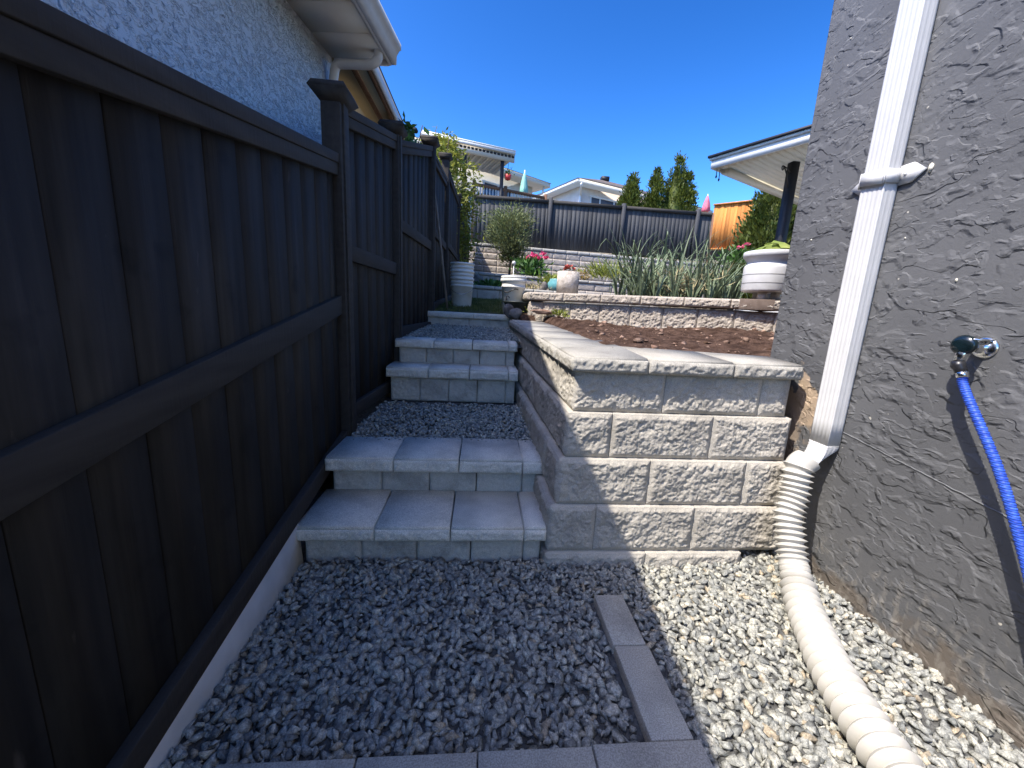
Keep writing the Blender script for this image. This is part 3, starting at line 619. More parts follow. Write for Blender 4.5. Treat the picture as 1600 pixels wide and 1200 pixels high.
# flakes of old paint
M_FLAKE = mat('old_cream_paint', (.62, .58, .46), (.7, .66, .55), rough=.7)
for px, py, s in ((1455, 262, 9), (1437, 263, 5), (1495, 438, 3), (1415, 372, 2), (1268, 375, 2), (1330, 60, 2)):
    c = atX(px, py, XW); kk = 7; V = []; mb = MB()
    for x in (XW - .0035, XW + .002):
        for i in range(kk):
            a_ = i / kk * 6.283; r = s * .0019 * random.uniform(.5, 1.25); V.append((x, c[1] + .55 * r * math.cos(a_), c[2] + r * math.sin(a_)))
    mb.add(V, [tuple(range(kk)), tuple(range(kk, 2 * kk))[::-1]] + [(i, i + kk, (i + 1) % kk + kk, (i + 1) % kk) for i in range(kk)])
    mb.build('paint_flake', M_FLAKE, gh)
# tap
TY, TZ = 1.072, 1.102; XO = XW - 1.6
mb = MB(); mb.lathe([(.0, 0), (.034, 0), (.034, .004), (.026, .009), (.015, .012), (.015, .04), (0.012, .05), (0, .05)], (XO + 1.6, TY, TZ), 20, (-1, 0, 0))
mb.tube([(XO + 1.56, TY, TZ), (XO + 1.545, TY, TZ - .004), (XO + 1.53, TY + .001, TZ - .02), (XO + 1.527, TY + .002, TZ - .05)], [.015, .016, .014, .013], 14)
mb.tube([(XO + 1.556, TY, TZ + .008), (XO + 1.535, TY, TZ + .016)], .008, 10); mb.box(XO + 1.53, TY - .022, TZ + .02, 1.55, TY + .014, TZ + .026)
tp_ = mb.build('tap', M_CHROME, gh, smooth=True)
mb = MB(); mb.lathe([(0, 0), (.022, 0), (.029, .006), (.030, .014), (.024, .022), (.008, .024), (0, .024)], (XO + 1.541, TY + .004, TZ + .004), 24, (-.97, -.2, .1)); mb.build('handle', M_TEALHANDLE, tp_, smooth=True)

# hose
hz = thing('garden_hose', (XO + 1.527, TY, TZ - .05), 'bright blue ribbed garden hose hanging from the tap on the grey wall', 'hose')
hose = mat('blue_woven_hose', (0.02, 0.06, 0.42), (0.05, 0.14, 0.66), rough=.5, scale=60)
_N = hose.node_tree.nodes; _L = hose.node_tree.links
wv = _N.new('ShaderNodeTexWave'); wv.inputs['Scale'].default_value = 52; wv.bands_direction = 'Z'; tcw = _N.new('ShaderNodeTexCoord'); _L.new(tcw.outputs['Object'], wv.inputs['Vector'])
mxw = _N.new('ShaderNodeMix'); mxw.data_type = 'RGBA'; mxw.inputs['B'].default_value = (.006, .016, .12, 1); b_ = _N['Principled BSDF']; src = b_.inputs['Base Color'].links[0].from_socket
rw_ = _N.new('ShaderNodeMapRange'); rw_.inputs['From Min'].default_value = .15; rw_.inputs['From Max'].default_value = .5; rw_.inputs['To Min'].default_value = .8; rw_.inputs['To Max'].default_value = 0; _L.new(wv.outputs['Fac'], rw_.inputs[0])
_L.new(rw_.outputs[0], mxw.inputs['Factor']); _L.new(src, mxw.inputs['A']); _L.new(mxw.outputs['Result'], b_.inputs['Base Color'])
def spline(pts, n):
    pts = np.asarray(pts, float); P = np.vstack([2 * pts[0] - pts[1], pts, 2 * pts[-1] - pts[-2]]); out = []
    m_ = len(pts) - 1
    for k in range(n):
        t = k / (n - 1) * m_; i = min(int(t), m_ - 1); t -= i; p0, p1, p2, p3 = P[i:i + 4]
        out.append(.5 * (2 * p1 + (p2 - p0) * t + (2 * p0 - 5 * p1 + 4 * p2 - p3) * t * t + (3 * p1 - p0 - 3 * p2 + p3) * t ** 3))
    return np.array(out)
hp = spline([kw(1.526, 1.105, 1.012), kw(1.523, 1.085, .965), kw(1.52, .955, .755), kw(1.52, .853, .545), kw(1.515, .76, .33), kw(1.49, .66, .13), (1.36, .48, .03), (1.15, .2, .03), (.9, -.4, .03)], 520)
rr = .0116 + .0010 * np.sin(np.arange(520) * 1.9)
mb = MB(); mb.tube(hp, rr, 14); mb.build('tube', hose, hz, smooth=True)
mb = MB(); mb.tube([(XO + 1.527, TY + .002, 1.057), (XO + 1.527, TY, 1.042), (XO + 1.527, TY - .004, 1.038), kw(1.527, 1.108, 1.018)], [.0165, .0165, .0145, .0145], 16); mb.build('coupling', M_BLACK, hz, smooth=False)
mb = MB(); mb.tube([kw(1.5265, 1.109, 1.020), kw(1.524, 1.102, 1.003)], [.0145, .0135], 16); mb.build('ferrule', M_CHROME, hz)

# corrugated drain pipe
dp = spline([elbow_end + np.array([.016, 0, .015]), elbow_end + np.array([-.02, -.002, -.02]), (1.388, 1.478, .425), (1.358, 1.450, .335), (1.347, 1.415, .26), (1.337, 1.37, .185), (1.315, 1.30, .115), (1.27, 1.205, .078), (1.21, 1.075, .066), (1.152, .955, .065), (1.105, .82, .065), (1.07, .68, .065), (1.04, .5, .065), (1.0, .2, .06)], 1800)
sl = np.concatenate([[0], np.cumsum(np.linalg.norm(np.diff(dp, axis=0), axis=1))])
ph = np.where(sl < .5, sl / .026, .5 / .026 + (sl - .5) / .036) % 1.0; sn = np.abs(np.sin(math.pi * ph)); mixp = np.clip((sl - .42) / .12, 0, 1)
tri = 1 - np.abs(2 * ph - 1); rad = .046 + .0165 * (1 - sn) * (1 - mixp) + mixp * (.0435 + .021 * tri ** .7 - .046); rad[sl < .05] = .054
mb = MB(); mb.tube(dp, rad, 36, cap=True); o = mb.build('drain_pipe', M_PIPE, None, smooth=True); tag(o, 'white corrugated plastic drain pipe running from the downspout elbow over the gravel', 'pipe')

# ------------------------------------------------------------------ lawn edge wall, raised bed wall, terraces, back wall
le = thing('garden_wall', (-.15, 4.45, .8), 'low shaded block kerb holding the lawn above the top gravel landing', 'wall', 'low garden walls')
straight_wall(le, (-.60, 4.47), (.33, 4.41), [(.78, 1.0)], .235, .2, M_RISER, (1.0, 1.063), M_TREAD, .02, .22, res=.010, amp=.007, seed=3, capblk=.52)
bw_ = thing('garden_wall', (1.4, 3.8, .9), 'sunlit tan block wall of the raised bed behind the dark soil', 'wall', 'low garden walls')
BA, BB = (.52, 4.26), (2.92, 3.008)
straight_wall(bw_, BA, BB, [(.72, 1.0), (1.0, 1.222)], .30, .2, M_BED, (1.236, 1.318), M_BED, .045, .26, res=.006, amp=.014, seed=9, capblk=.38)
straight_wall(bw_, (.56, 6.6), (.52, 4.28), [(.9, 1.222)], .45, .2, M_BED, (1.236, 1.318), M_BED, .03, .26, res=.02, amp=.012, seed=12, capblk=.45)
sheet('raised_bed_soil', np.linspace(0, 1, 20), np.linspace(0, 1, 14), lambda U, V: 0 * U, M_SOIL)
_o = bpy.data.objects['raised_bed_soil']; 
for v in _o.data.vertices:
    u, t_ = v.co.x, v.co.y; a_ = np.array(BA) * (1 - u) + np.array(BB) * u + np.array([.12, .18]); b2 = np.array([.7, 7.9]) * (1 - u) + np.array([4.4, 7.9]) * u
    p = a_ * (1 - t_) + b2 * t_; v.co = (p[0], p[1], 1.255 + .02 * math.sin(9 * p[0]) * math.cos(7 * p[1]) + .02 * (p[1] - 4))
ta = thing('garden_wall', (1.5, 8, 1.4), 'lower terrace kerb of grey blocks across the back of the lawn', 'wall', 'low garden walls')
zf1 = lambda X, Y, Z: -.02 * X
straight_wall(ta, (-.55, 8.05), (20, 8.05), [(1.12, 1.47)], .45, .25, M_BED, (1.475, 1.545), M_CAP, .02, .25, res=.03, amp=.01, seed=20, zf=zf1)
tb = thing('garden_wall', (1.5, 10, 1.8), 'upper terrace kerb of grey blocks in front of the flower bed', 'wall', 'low garden walls')
straight_wall(tb, (-.52, 10.0), (20, 10.0), [(1.5, 1.70), (1.70, 1.88)], .45, .25, M_BED, (1.885, 1.955), M_CAP, .02, .25, res=.035, amp=.01, seed=30, zf=zf1)
bk = thing('retaining_wall', (3, 13.3, 2), 'wide seven-course block retaining wall carrying the back fence', 'retaining wall')
zf2 = lambda X, Y, Z: -.026 * X
rows = [(1.85 + .2 * k, 2.045 + .2 * k) for k in range(6)]
for k, (z0, z1) in enumerate(rows):
    straight_wall(bk, (-.45, 13.28 + .022 * k), (20, 13.28 + .022 * k), [(z0, z1)], .46, .3, M_BED, res=.035, amp=.012, seed=40 + k * 3.7, zf=zf2)
straight_wall(bk, (-.45, 13.40), (20, 13.40), [], .46, .3, M_BED, (3.05, 3.15), M_CAP, .03, .4, res=.04, seed=90, zf=zf2)

# ------------------------------------------------------------------ back fence
bf = thing('wooden_fence', (3.5, 13.6, 3.1), 'weathered dark grey board fence across the back on top of the block wall', 'fence')
FY = 13.62
ZT = atY(738, 303, FY)[2] - .01
_sl = (atY(1110, 332, FY)[2] - .01 - ZT) / (atY(1110, 332, FY)[0] - atY(738, 303, FY)[0])
def bz(x): return _sl * (x + .35)
bpost = [-.42] + [atY(px, 350, FY)[0] for px in (858, 972, 1088)]
bpost += [bpost[3] + 2.45 * k for k in range(1, 6)]
for a, b in zip(bpost[:-1], bpost[1:]):
    mb = MB(); x = a + .05
    while x < b - .06:
        e = min(x + .142 * random.uniform(.95, 1.05), b - .05); o_ = random.uniform(-.002, .002)
        mb.beam((x + .0012, FY + o_), (e - .0012, FY + o_), 3.13 + bz(x), ZT - .05 + bz(x), 3.13 + bz(e), ZT - .05 + bz(e), -.02, 0); x = e
    mb.build('board_panel', M_BFENCE, bf)
    mb = MB(); mb.beam((a + .05, FY), (b - .05, FY), ZT - .10 + bz(a), ZT + bz(a), ZT - .10 + bz(b), ZT + bz(b), -.06, .05); mb.build('top_rail', M_RAIL, bf)
for x in bpost[1:]:
    mb = MB(); mb.box(x - .06, FY - .07, 3.1 + bz(x), x + .06, FY + .05, ZT + .07 + bz(x)); mb.build('post', M_BFENCE, bf)
# cedar privacy screen at the right end
pp_ = thing('privacy_screen', atY(1135, 388, 11.6), 'orange cedar board screen at the right end of the grey back fence', 'fence panel')
Aq, Bq = atY(1107, 388, 12.3), atY(1166, 388, 11.0); zl, zr = atY(1112, 321, 12.3)[2], atY(1168, 314, 11.0)[2]; zb_l, zb_r = Aq[2], Bq[2]
mb = MB(); nb = 11
for i in range(nb):
    f0, f1 = i / nb, (i + 1) / nb; a_ = Aq + (Bq - Aq) * f0; b2 = Aq + (Bq - Aq) * f1; o_ = .012 * (i % 2)
    mb.beam(a_, b2, zb_l + (zb_r - zb_l) * f0, zl + (zr - zl) * f0, zb_l + (zb_r - zb_l) * f1, zl + (zr - zl) * f1, -.02 - o_, .0 - o_)
mb.build('board_panel', M_ORANGE, pp_)
mb = MB(); mb.beam(Aq, Bq, zl, zl + .04, zr, zr + .04, -.07, .05); mb.build('frame_rail', M_ORANGE, pp_); mb = MB(); mb.beam(Aq, Bq, zb_l - .05, zb_l, zb_r - .05, zb_r, -.07, .05); mb.build('frame_rail', M_ORANGE, pp_)
for q, zt_ in ((Bq, zr), (Aq, zl)):
    mb = MB(); mb.box(q[0] + .0, q[1] - .05, 1.3, q[0] + .12, q[1] + .05, zt_ - .25); mb.build('post', M_DWOOD, pp_)

# ------------------------------------------------------------------ right patio cover
zA = 3.42
A_ = atZ(1110, 264, zA); B_ = atZ(1262, 222, zA); D_ = atZ(1226, 299, zA)
pc_ = thing('patio_cover', (A_[0], A_[1], 1.2), 'white edged patio roof with cream soffit on a dark post beside the grey house', 'patio roof')
ub = (B_ - A_)[:2]; ub /= np.linalg.norm(ub); ud = (D_ - A_)[:2]; ud = ud - ub * ud.dot(ub); ud /= np.linalg.norm(ud)
def pq(s, t, z): return (A_[0] + ub[0] * s + ud[0] * t, A_[1] + ub[1] * s + ud[1] * t, z)
def slab(mb, s0, s1, t0, t1, z0, z1): mb.hexa([pq(s0, t0, z0), pq(s0, t1, z0), pq(s1, t1, z0), pq(s1, t0, z0)], [pq(s0, t0, z1), pq(s0, t1, z1), pq(s1, t1, z1), pq(s1, t0, z1)])
LS, LT = 2.15, 3.6
mb = MB()
k = 0; s = .06
while s < LS: slab(mb, s, min(s + .098, LS), .06, LT, zA + .035, zA + .05); s += .1
mb.build('soffit', M_CREAM, pc_)
mb = MB(); slab(mb, -.0, LS, -.0, .03, zA, zA + .115); slab(mb, -.02, LS, -.025, .03, zA + .118, zA + .15); mb.build('fascia', M_WHITE, pc_)
mb = MB(); slab(mb, .0, .03, .032, LT, zA, zA + .13); slab(mb, .03, .17, .25, LT, zA - .03, zA + .034); mb.build('beam', M_CREAM, pc_)
mb = MB(); slab(mb, -.04, LS, -.05, LT, zA + .152, zA + .185); mb.build('roof_deck', M_NAVY, pc_)
pt = atZ(1240, 258, zA); pbz = 1.2
mb = MB(); mb.box(pt[0] - .055, pt[1] - .055, pbz, pt[0] + .055, pt[1] + .055, zA + .034); pst = mb.build('post', M_NAVY, pc_)
mb = MB(); h0 = np.array([pt[0] - .055, pt[1] - .03, zA - .12])
mb.tube([h0, h0 + np.array([-.10, -.06, .035]), h0 + np.array([-.20, -.1, .05])], .009, 8)
mb.tube([h0 + np.array([0, 0, -.2]), h0 + np.array([-.08, -.05, -.06]), h0 + np.array([-.17, -.09, .04])], .009, 8)
mb.tube([h0 + np.array([-.20, -.1, .05]) + .028 * np.array([math.cos(t) * .85, math.cos(t) * .5, math.sin(t)]) + np.array([0, 0, -.028]) for t in np.linspace(1.5, 7.2, 16)], .008, 8)
mb.build('bracket', M_IRON, pst)
hc = np.array(pq(.05, .1, zA)); mb = MB()
for dx, l in ((0, .10), (.05, .14)):
    mb.tube([hc + np.array([dx, 0, 0]), hc + np.array([dx, 0, -l])], .006, 6); mb.lathe([(0, -.03), (.012, -.015), (.015, 0), (.006, .02), (0, .025)], hc + np.array([dx, 0, -l]), 8)
o = mb.build('hanging_ornament', M_IRON, None); tag(o, 'tiny dark ornament dangling from the corner of the white patio roof', 'ornament')

# ------------------------------------------------------------------ white house on the left
wh = thing('white_house', (-1.6, 3, 0), 'white stucco neighbour house with soffit and gutter rising over the left fence', 'house')
EY = 3.72; ev = atY(608, 100, EY); wc = atY(517, 54, EY); ze = ev[2]
dirh = np.array([math.sin(math.radians(7)), math.cos(math.radians(7))]); nh = np.array([dirh[1], -dirh[0]])
wx0 = np.array([wc[0], EY])
def hq(a, t): return tuple(wx0 + dirh * a + nh * t)      # a along the wall (0 = far corner), t outwards
ovh = (ev[0] - wc[0]) * .99
mb = MB(); poly = [hq(0, 0), hq(0, -7), hq(-12, -7), hq(-12, 0)]; mb.prism(poly, -.3, ze + .02); mb.build('wall', M_WSTUC, wh)
mb = MB(); a = -.0
while a > -12:
    mb.prism([hq(a - .006, 0), hq(a - .006, ovh), hq(a - .30, ovh), hq(a - .30, 0)], ze + .0, ze + .015); a -= .302
mb.build('soffit', M_SOFFIT, wh)
mb = MB(); mb.prism([hq(.06, ovh), hq(.06, ovh + .02), hq(-12, ovh + .02), hq(-12, ovh)], ze - .01, ze + .17)
mb.prism([hq(.06, ovh - .3 * 0 - ovh), hq(.06, ovh), hq(.04, ovh), hq(.04, 0)], ze - .015, ze + .17); mb.build('fascia', M_WHITE, wh)
gp = [(.022, .035), (.06, .035), (.064, .10), (.085, .135), (.10, .14), (.10, .18), (.088, .18), (.086, .15), (.055, .11), (.05, .05), (.022, .05)]
mb = MB(); V = [(*hq(.06, ovh + t), ze - .04 + z) for t, z in gp] + [(*hq(-12, ovh + t), ze - .04 + z) for t, z in gp]; n = len(gp)
mb.add(V, [tuple(range(n)), tuple(range(n, 2 * n))[::-1]] + [(i, (i + 1) % n, n + (i + 1) % n, n + i) for i in range(n)]); mb.build('gutter', M_WHITE, wh)
mb = MB(); V = [(*hq(.06, ovh), ze + .172), (*hq(-12, ovh), ze + .172), (*hq(-12, -3.5), ze + 1.5), (*hq(-2, -3.5), ze + 1.5), (*hq(.06, -7.4), ze + .172), (*hq(-12, -7.4), ze + .172)]
mb.add(V, [(0, 3, 2, 1), (0, 4, 3), (4, 5, 2, 3), (0, 1, 5, 4), (1, 2, 5)]); mb.build('roof', M_SHINGLE, wh)
# downspout: out of the soffit, back to the wall, down
e0 = np.array([*hq(-.10, ovh - .03), ze]); e1 = np.array([*hq(-.10, ovh - .035), ze - .05]); e2 = np.array([*hq(-.09, .08), ze - .10]); e3 = np.array([*hq(-.085, .05), ze - .19]); e4 = np.array([*hq(-.085, .05), .8])
pth = np.vstack([spline([e0, e1, e1 * .8 + e2 * .2 + np.array([0, 0, -.03]), e1 * .25 + e2 * .75, e2, e3], 30), [e4]])
mb = MB(); mb.tube(pth, .034, 12); mb.build('downspout', M_WHITE, wh, smooth=True)
# set-back rear eave with tan soffit
z2 = 3.40; r0 = -1.15
mb = MB(); mb.box(-1.62, 3.55, z2, r0 - .06, 7.5, z2 + .02); mb.box(-1.9, 3.9, 0, -1.62, 7.5, z2 + .02); mb.build('rear_soffit', M_TAN, wh)
mb = MB(); mb.box(r0 - .06, 3.55, z2 - .03, r0 - .03, 7.5, z2 + .12); mb.box(-1.36, 3.6, z2 - .035, -1.32, 7.5, z2 - .001); mb.build('rear_fascia', M_DWOOD, wh)
mb = MB(); mb.box(r0 - .028, 3.55, z2 + .0, r0, 7.5, z2 + .13); mb.build('rear_gutter', M_WHITE, wh)
mb = MB(); mb.hexa([(-1.9, 3.55, z2 + .14), (r0 + .01, 3.55, z2 + .14), (r0 + .01, 7.5, z2 + .14), (-1.9, 7.5, z2 + .14)], [(-1.9, 3.55, z2 + .4), (-1.85, 3.55, z2 + .4), (-1.85, 7.5, z2 + .4), (-1.9, 7.5, z2 + .4)]); mb.build('rear_roof', M_SHINGLE, wh)

# ------------------------------------------------------------------ foliage helpers
def leaves(P, Dr, L, W, m, name, parent=None, curl=.25):
    n = len(P); Dr = Dr / (np.linalg.norm(Dr, axis=1)[:, None] + 1e-9); rv = rng.normal(size=(n, 3)); S = np.cross(Dr, rv); S /= np.linalg.norm(S, axis=1)[:, None]
    Nn = np.cross(S, Dr); L = np.asarray(L)[:, None]; W = np.asarray(W)[:, None]
    V = np.stack([P, P + Dr * L * .5 + S * W * .5 + Nn * L * curl * .3, P + Dr * L, P + Dr * L * .5 - S * W * .5 + Nn * L * curl * .3], 1).reshape(-1, 3)
    if parent is not None: V = V - np.array(ORG.get(parent, (0, 0, 0)))
    return mesh_obj(name, V, np.arange(4 * n), np.full(n, 4), m, parent)
def crown_pts(n, c, prof, clump=.16, nclump=60, jit=.1):
    """points clumped near the surface of a body of revolution: prof(t)->radius, c base centre, height h in prof.h"""
    h = prof.h; tc_ = rng.random(nclump) ** .85; ang = rng.uniform(0, 6.283, nclump); rr_ = prof(tc_) * rng.uniform(.72, 1.05, nclump)
    cc = np.column_stack([c[0] + rr_ * np.cos(ang), c[1] + rr_ * np.sin(ang), c[2] + tc_ * h]); k = rng.integers(0, nclump, n)
    off = rng.normal(size=(n, 3)) * clump * (0.45 + .7 * prof(tc_[k]) / prof.rmax)[:, None]
    P = cc[k] + off; out = np.column_stack([P[:, 0] - c[0], P[:, 1] - c[1], 0 * P[:, 0]]); out /= np.linalg.norm(out, axis=1)[:, None] + 1e-6
    return P, out
class Prof:
    def __init__(s, fn, h, rmax): s.fn = fn; s.h = h; s.rmax = rmax
    def __call__(s, t): return s.fn(t) * s.rmax
def conifer(name, c, h, r, n, label, group=None, m=M_CEDAR, spires=1, nclump=110, leaf=.13, cat='tree', clump=.13, core=.72):
    t = thing(name, c, label, cat, group)
    mb = MB(); mb.tube([np.array(c), np.array(c) + np.array([0, 0, h * .85])], [r * .12, r * .03], 8); mb.build('trunk', M_BARK, t)
    P, O = [], []
    for s in range(spires):
        f = 1 if s == 0 else random.uniform(.62, .86); cc = np.array(c, float) + (0 if s == 0 else np.array([random.uniform(-.5, .5) * r, random.uniform(-.3, .3) * r, 0]))
        pr = Prof(lambda q: np.clip((1 - q), 0.02, 1) ** .75 * np.clip(.72 + q * 1.6, 0, 1), h * f, r * (1 if s == 0 else .62))
        p, o = crown_pts(n // spires, cc, pr, clump, nclump); P.append(p); O.append(o)
    P = np.concatenate(P); O = np.concatenate(O); Dv = O * .7 + np.array([0, 0, 1.0]) + rng.normal(size=P.shape) * .35
    leaves(P, Dv, rng.uniform(.7, 1.3, len(P)) * leaf, rng.uniform(.3, .5, len(P)) * leaf, m, 'crown', t)
    mb = MB(); pr = Prof(lambda q: np.clip((1 - q), 0.0, 1) ** .8 * np.clip(.7 + q * 1.6, 0, 1), h * .96, r * core)
    ts = np.linspace(0, .97, 9); mb.lathe([(float(pr(np.array(q))) * random.uniform(.85, 1.05) + .005, q * h * .96) for q in ts], c, 12); mb.build('inner_foliage', m, t)
    return t

# three cedars beyond the back fence
for px, ptop, hw, lab in ((983, 274, 26, 'shortest and leftmost of the three pointed cedars beyond the back fence'), (1019, 264, 24, 'middle one of the three pointed cedars beyond the back fence'), (1050, 246, 31, 'tallest of the three pointed cedars, on the right beyond the back fence')):
    Yc = 16.5; b = atY(px, 345, Yc); top = atY(px + 1, ptop, Yc); r = hw * .031; zb = 3.45
    conifer('cedar_tree', (b[0], Yc, zb), top[2] - zb, r, 11000, lab, 'pointed cedars behind the back fence', spires=3, nclump=150, leaf=.12, clump=.11)
# big cedar hedge at right
hc_ = atY(1200, 395, 9.6)
conifer('cedar_tree', (hc_[0], 9.6, 1.4), atY(1203, 278, 9.6)[2] - 1.4 + .5, .98, 34000, 'broad dark cedar bush between the orange screen and the dark patio post', m=M_HEDGE, spires=5, nclump=420, leaf=.12, clump=.12, core=.80)
# leafy yellow-green tree behind the left fence
c = np.array([atY(700, 300, 8.6)[0] - .10, 8.9, 1.7]); lt = thing('leafy_tree', c, 'yellow-green leafy tree showing above the left fence', 'tree')
mb = MB(); mb.tube([c, c + np.array([.05, 0, 1.2]), c + np.array([-.02, 0, 2.2])], [.07, .05, .02], 8)
for q in range(6): mb.tube([c + np.array([0, 0, .8 + q * .2]), c + np.array([random.uniform(-.5, .5), random.uniform(-.4, .4), 1.5 + q * .28])], [.025, .008], 6)
mb.build('trunk', M_BARK, lt)
top = atY(700, 226, 8.9)[2] - c[2]
pr = Prof(lambda q: np.sqrt(np.clip(1 - (q * 1.9 - .9) ** 2, .03, 1)), top, .52); P, O = crown_pts(8500, c + np.array([.0, 0, .05]), pr, .13, 150)
leaves(P, O * .6 + rng.normal(size=P.shape) * .6 + np.array([0, 0, .1]), rng.uniform(.06, .13, len(P)), rng.uniform(.025, .05, len(P)), M_LTREE, 'crown', lt)
# climbing plant over the fence top
cp = np.array([*fp(4.15), 2.62]); cl = thing('climbing_plant', cp, 'dark vine peeking over the left fence with one raised green leaf', 'plant')
mb = MB(); a0 = atY(656, 214, 4.3); a1 = atY(660, 196, 4.3); mb.tube([a0 - np.array([.05, 0, .25]), a0, a1], [.006, .005, .004], 6)
P = cp + np.column_stack([rng.uniform(-.16, -.06, 160), rng.uniform(-.4, .15, 160), rng.uniform(-.12, .05, 160)]); mb.build('stem', M_BARK, cl)
leaves(P, rng.normal(size=P.shape) + np.array([0, 0, .2]), rng.uniform(.04, .08, 160), rng.uniform(.03, .05, 160), M_GREEN, 'leaf_mass', cl)
lp = atY(662, 197, 4.3); l2 = atY(671, 212, 4.3)
mb = MB(); mid = (lp + l2) / 2; ax = l2 - lp; sd_ = np.array([.02, .03, .014]); mb.add([lp, mid + sd_, l2, mid - sd_ * 1.2 + np.array([0, .01, 0])], [(0, 1, 2), (0, 2, 3)]); mb.build('raised_leaf', M_GREEN, cl)
lp = atY(648, 205, 4.3); mb = MB(); mb.lathe([(0, -.02), (.03, -.01), (.034, .005), (.02, .03), (0, .035)], lp, 10); mb.build('bud', M_DKGREEN, cl)

# topiary bush against the back wall
bc = atY(797, 395, 12.3); tb_ = thing('feathery_bush', (bc[0], 12.3, 2.05), 'loose feathery green bush standing before the back wall', 'bush')
mb = MB(); mb.tube([(bc[0], 12.3, 2.0), (bc[0] + .02, 12.3, 2.5), (bc[0] - .02, 12.3, 3.2)], [.035, .03, .015], 8)
for q in range(9): mb.tube([(bc[0], 12.3, 2.75), (bc[0] + random.uniform(-.45, .45), 12.3 + random.uniform(-.3, .3), random.uniform(3.1, 3.8))], [.012, .004], 5)
mb.build('stem', M_BARK, tb_)
zb0 = atY(797, 392, 12.3)[2]; zt0 = atY(797, 338, 12.3)[2]
pr = Prof(lambda q: np.sqrt(np.clip(1 - (q * 1.75 - .95) ** 2, .05, 1)) , zt0 - zb0, .44); P, O = crown_pts(5200, np.array([bc[0], 12.3, zb0]), pr, .17, 60)
P2, O2 = crown_pts(1100, np.array([bc[0] + .03, 12.3, zb0 - .45]), Prof(lambda q: .5 + .5 * q, .6, .22), .11, 30); P = np.concatenate([P, P2]); O = np.concatenate([O, O2])
leaves(P, O * .8 + np.array([0, 0, .7]) + rng.normal(size=P.shape) * .45, rng.uniform(.07, .17, len(P)), rng.uniform(.018, .035, len(P)), M_BUSH, 'crown', tb_)

def clump(name, px, py, Y, w_, h_, n, m, label, cat='plant', group=None, leaf=(.08, .2), wid=.03, flowers=None, nf=0, droop=.5, fl=.06):
    b = atY(px, py, Y); t = thing(name, b, label, cat, group)
    P = b + np.column_stack([rng.normal(0, w_ * .28, n), rng.normal(0, w_ * .22, n), rng.uniform(0, h_ * .75, n) ** 1.0]); Dv = rng.normal(size=(n, 3)) * droop + np.array([0, 0, 1.0]); Dv[:, 0] += (P[:, 0] - b[0]) / w_ * 2
    leaves(P, Dv, rng.uniform(*leaf, n), rng.uniform(.7, 1.3, n) * wid, m, 'leaves', t)
    if flowers:
        for q in range(nf):
            c = b + np.array([random.gauss(0, w_ * .25), random.gauss(0, w_ * .2) - w_ * .15, h_ * random.uniform(.8, 1.12)]); k = 26
            D2 = rng.normal(size=(k, 3)); D2[:, 2] = np.abs(D2[:, 2]); leaves(np.repeat(c[None], k, 0) + rng.normal(size=(k, 3)) * fl * .2, D2, rng.uniform(.7, 1.2, k) * fl, rng.uniform(.6, 1., k) * fl, flowers, 'flower', t)
    return t
clump('peony_plant', 829, 433, 10.8, .62, .55, 420, M_GREEN, 'leafy peony bush with bright pink blooms on the upper terrace', 'flower', leaf=(.10, .22), wid=.06, flowers=M_PINK, nf=9, fl=.085)
clump('daylily_plant', 950, 440, 10.6, .95, .40, 420, M_LIME, 'bright lime clump of strap leaves on the upper terrace left of the onions', leaf=(.2, .42), wid=.028)
clump('bedding_plant', 990, 441, 10.5, .5, .22, 160, M_LIME, 'low plant with a spread of small red flowers beside the lime clump', 'flower', leaf=(.06, .12), wid=.04, flowers=M_REDFL, nf=14, fl=.05)
clump('bedding_plant', 858, 452, 8.9, .42, .34, 260, M_LIME, 'yellow-green bushy plant growing left of the concrete cylinder', leaf=(.08, .16), wid=.03)
clump('bedding_plant', 883, 437, 10.5, .3, .30, 60, M_GREEN, 'small plant with dusty red flowers peeking above the concrete cylinder', 'flower', leaf=(.06, .12), wid=.03, flowers=M_REDFL, nf=7, fl=.06)
clump('bedding_plant', 908, 438, 10.7, .5, .30, 150, leafm('bronze_leaves', (.26, .15, .03), (.4, .28, .07)), 'wispy yellow-bronze plant on the terrace right of the concrete cylinder', leaf=(.06, .15), wid=.02)
clump('bedding_plant', 828, 456, 8.5, .55, .16, 220, M_DRYLEAF, 'low straw-coloured ground plant along the lower terrace kerb', leaf=(.05, .11), wid=.02)
clump('hosta_plant', 768, 460, 9.0, .5, .30, 320, M_GREEN, 'shaded green clump spilling over the terrace kerb behind the bucket stack', leaf=(.10, .18), wid=.06)
clump('weed_plant', 832, 489, 4.35, .10, .10, 110, M_LIME, 'small weed growing where the dark bowl meets the raised bed wall', leaf=(.02, .05), wid=.015)
clump('weed_plant', 875, 495, 3.95, .13, .07, 120, M_LIME, 'small yellow weed at the foot of the tan wall in the soil bed', leaf=(.02, .045), wid=.015)
clump('peony_plant', 1150, 412, 7.6, .5, .30, 260, M_GREEN, 'pink flowering bush behind the onion plants near the planter', 'flower', leaf=(.08, .16), wid=.05, flowers=M_PINK, nf=5, fl=.045)

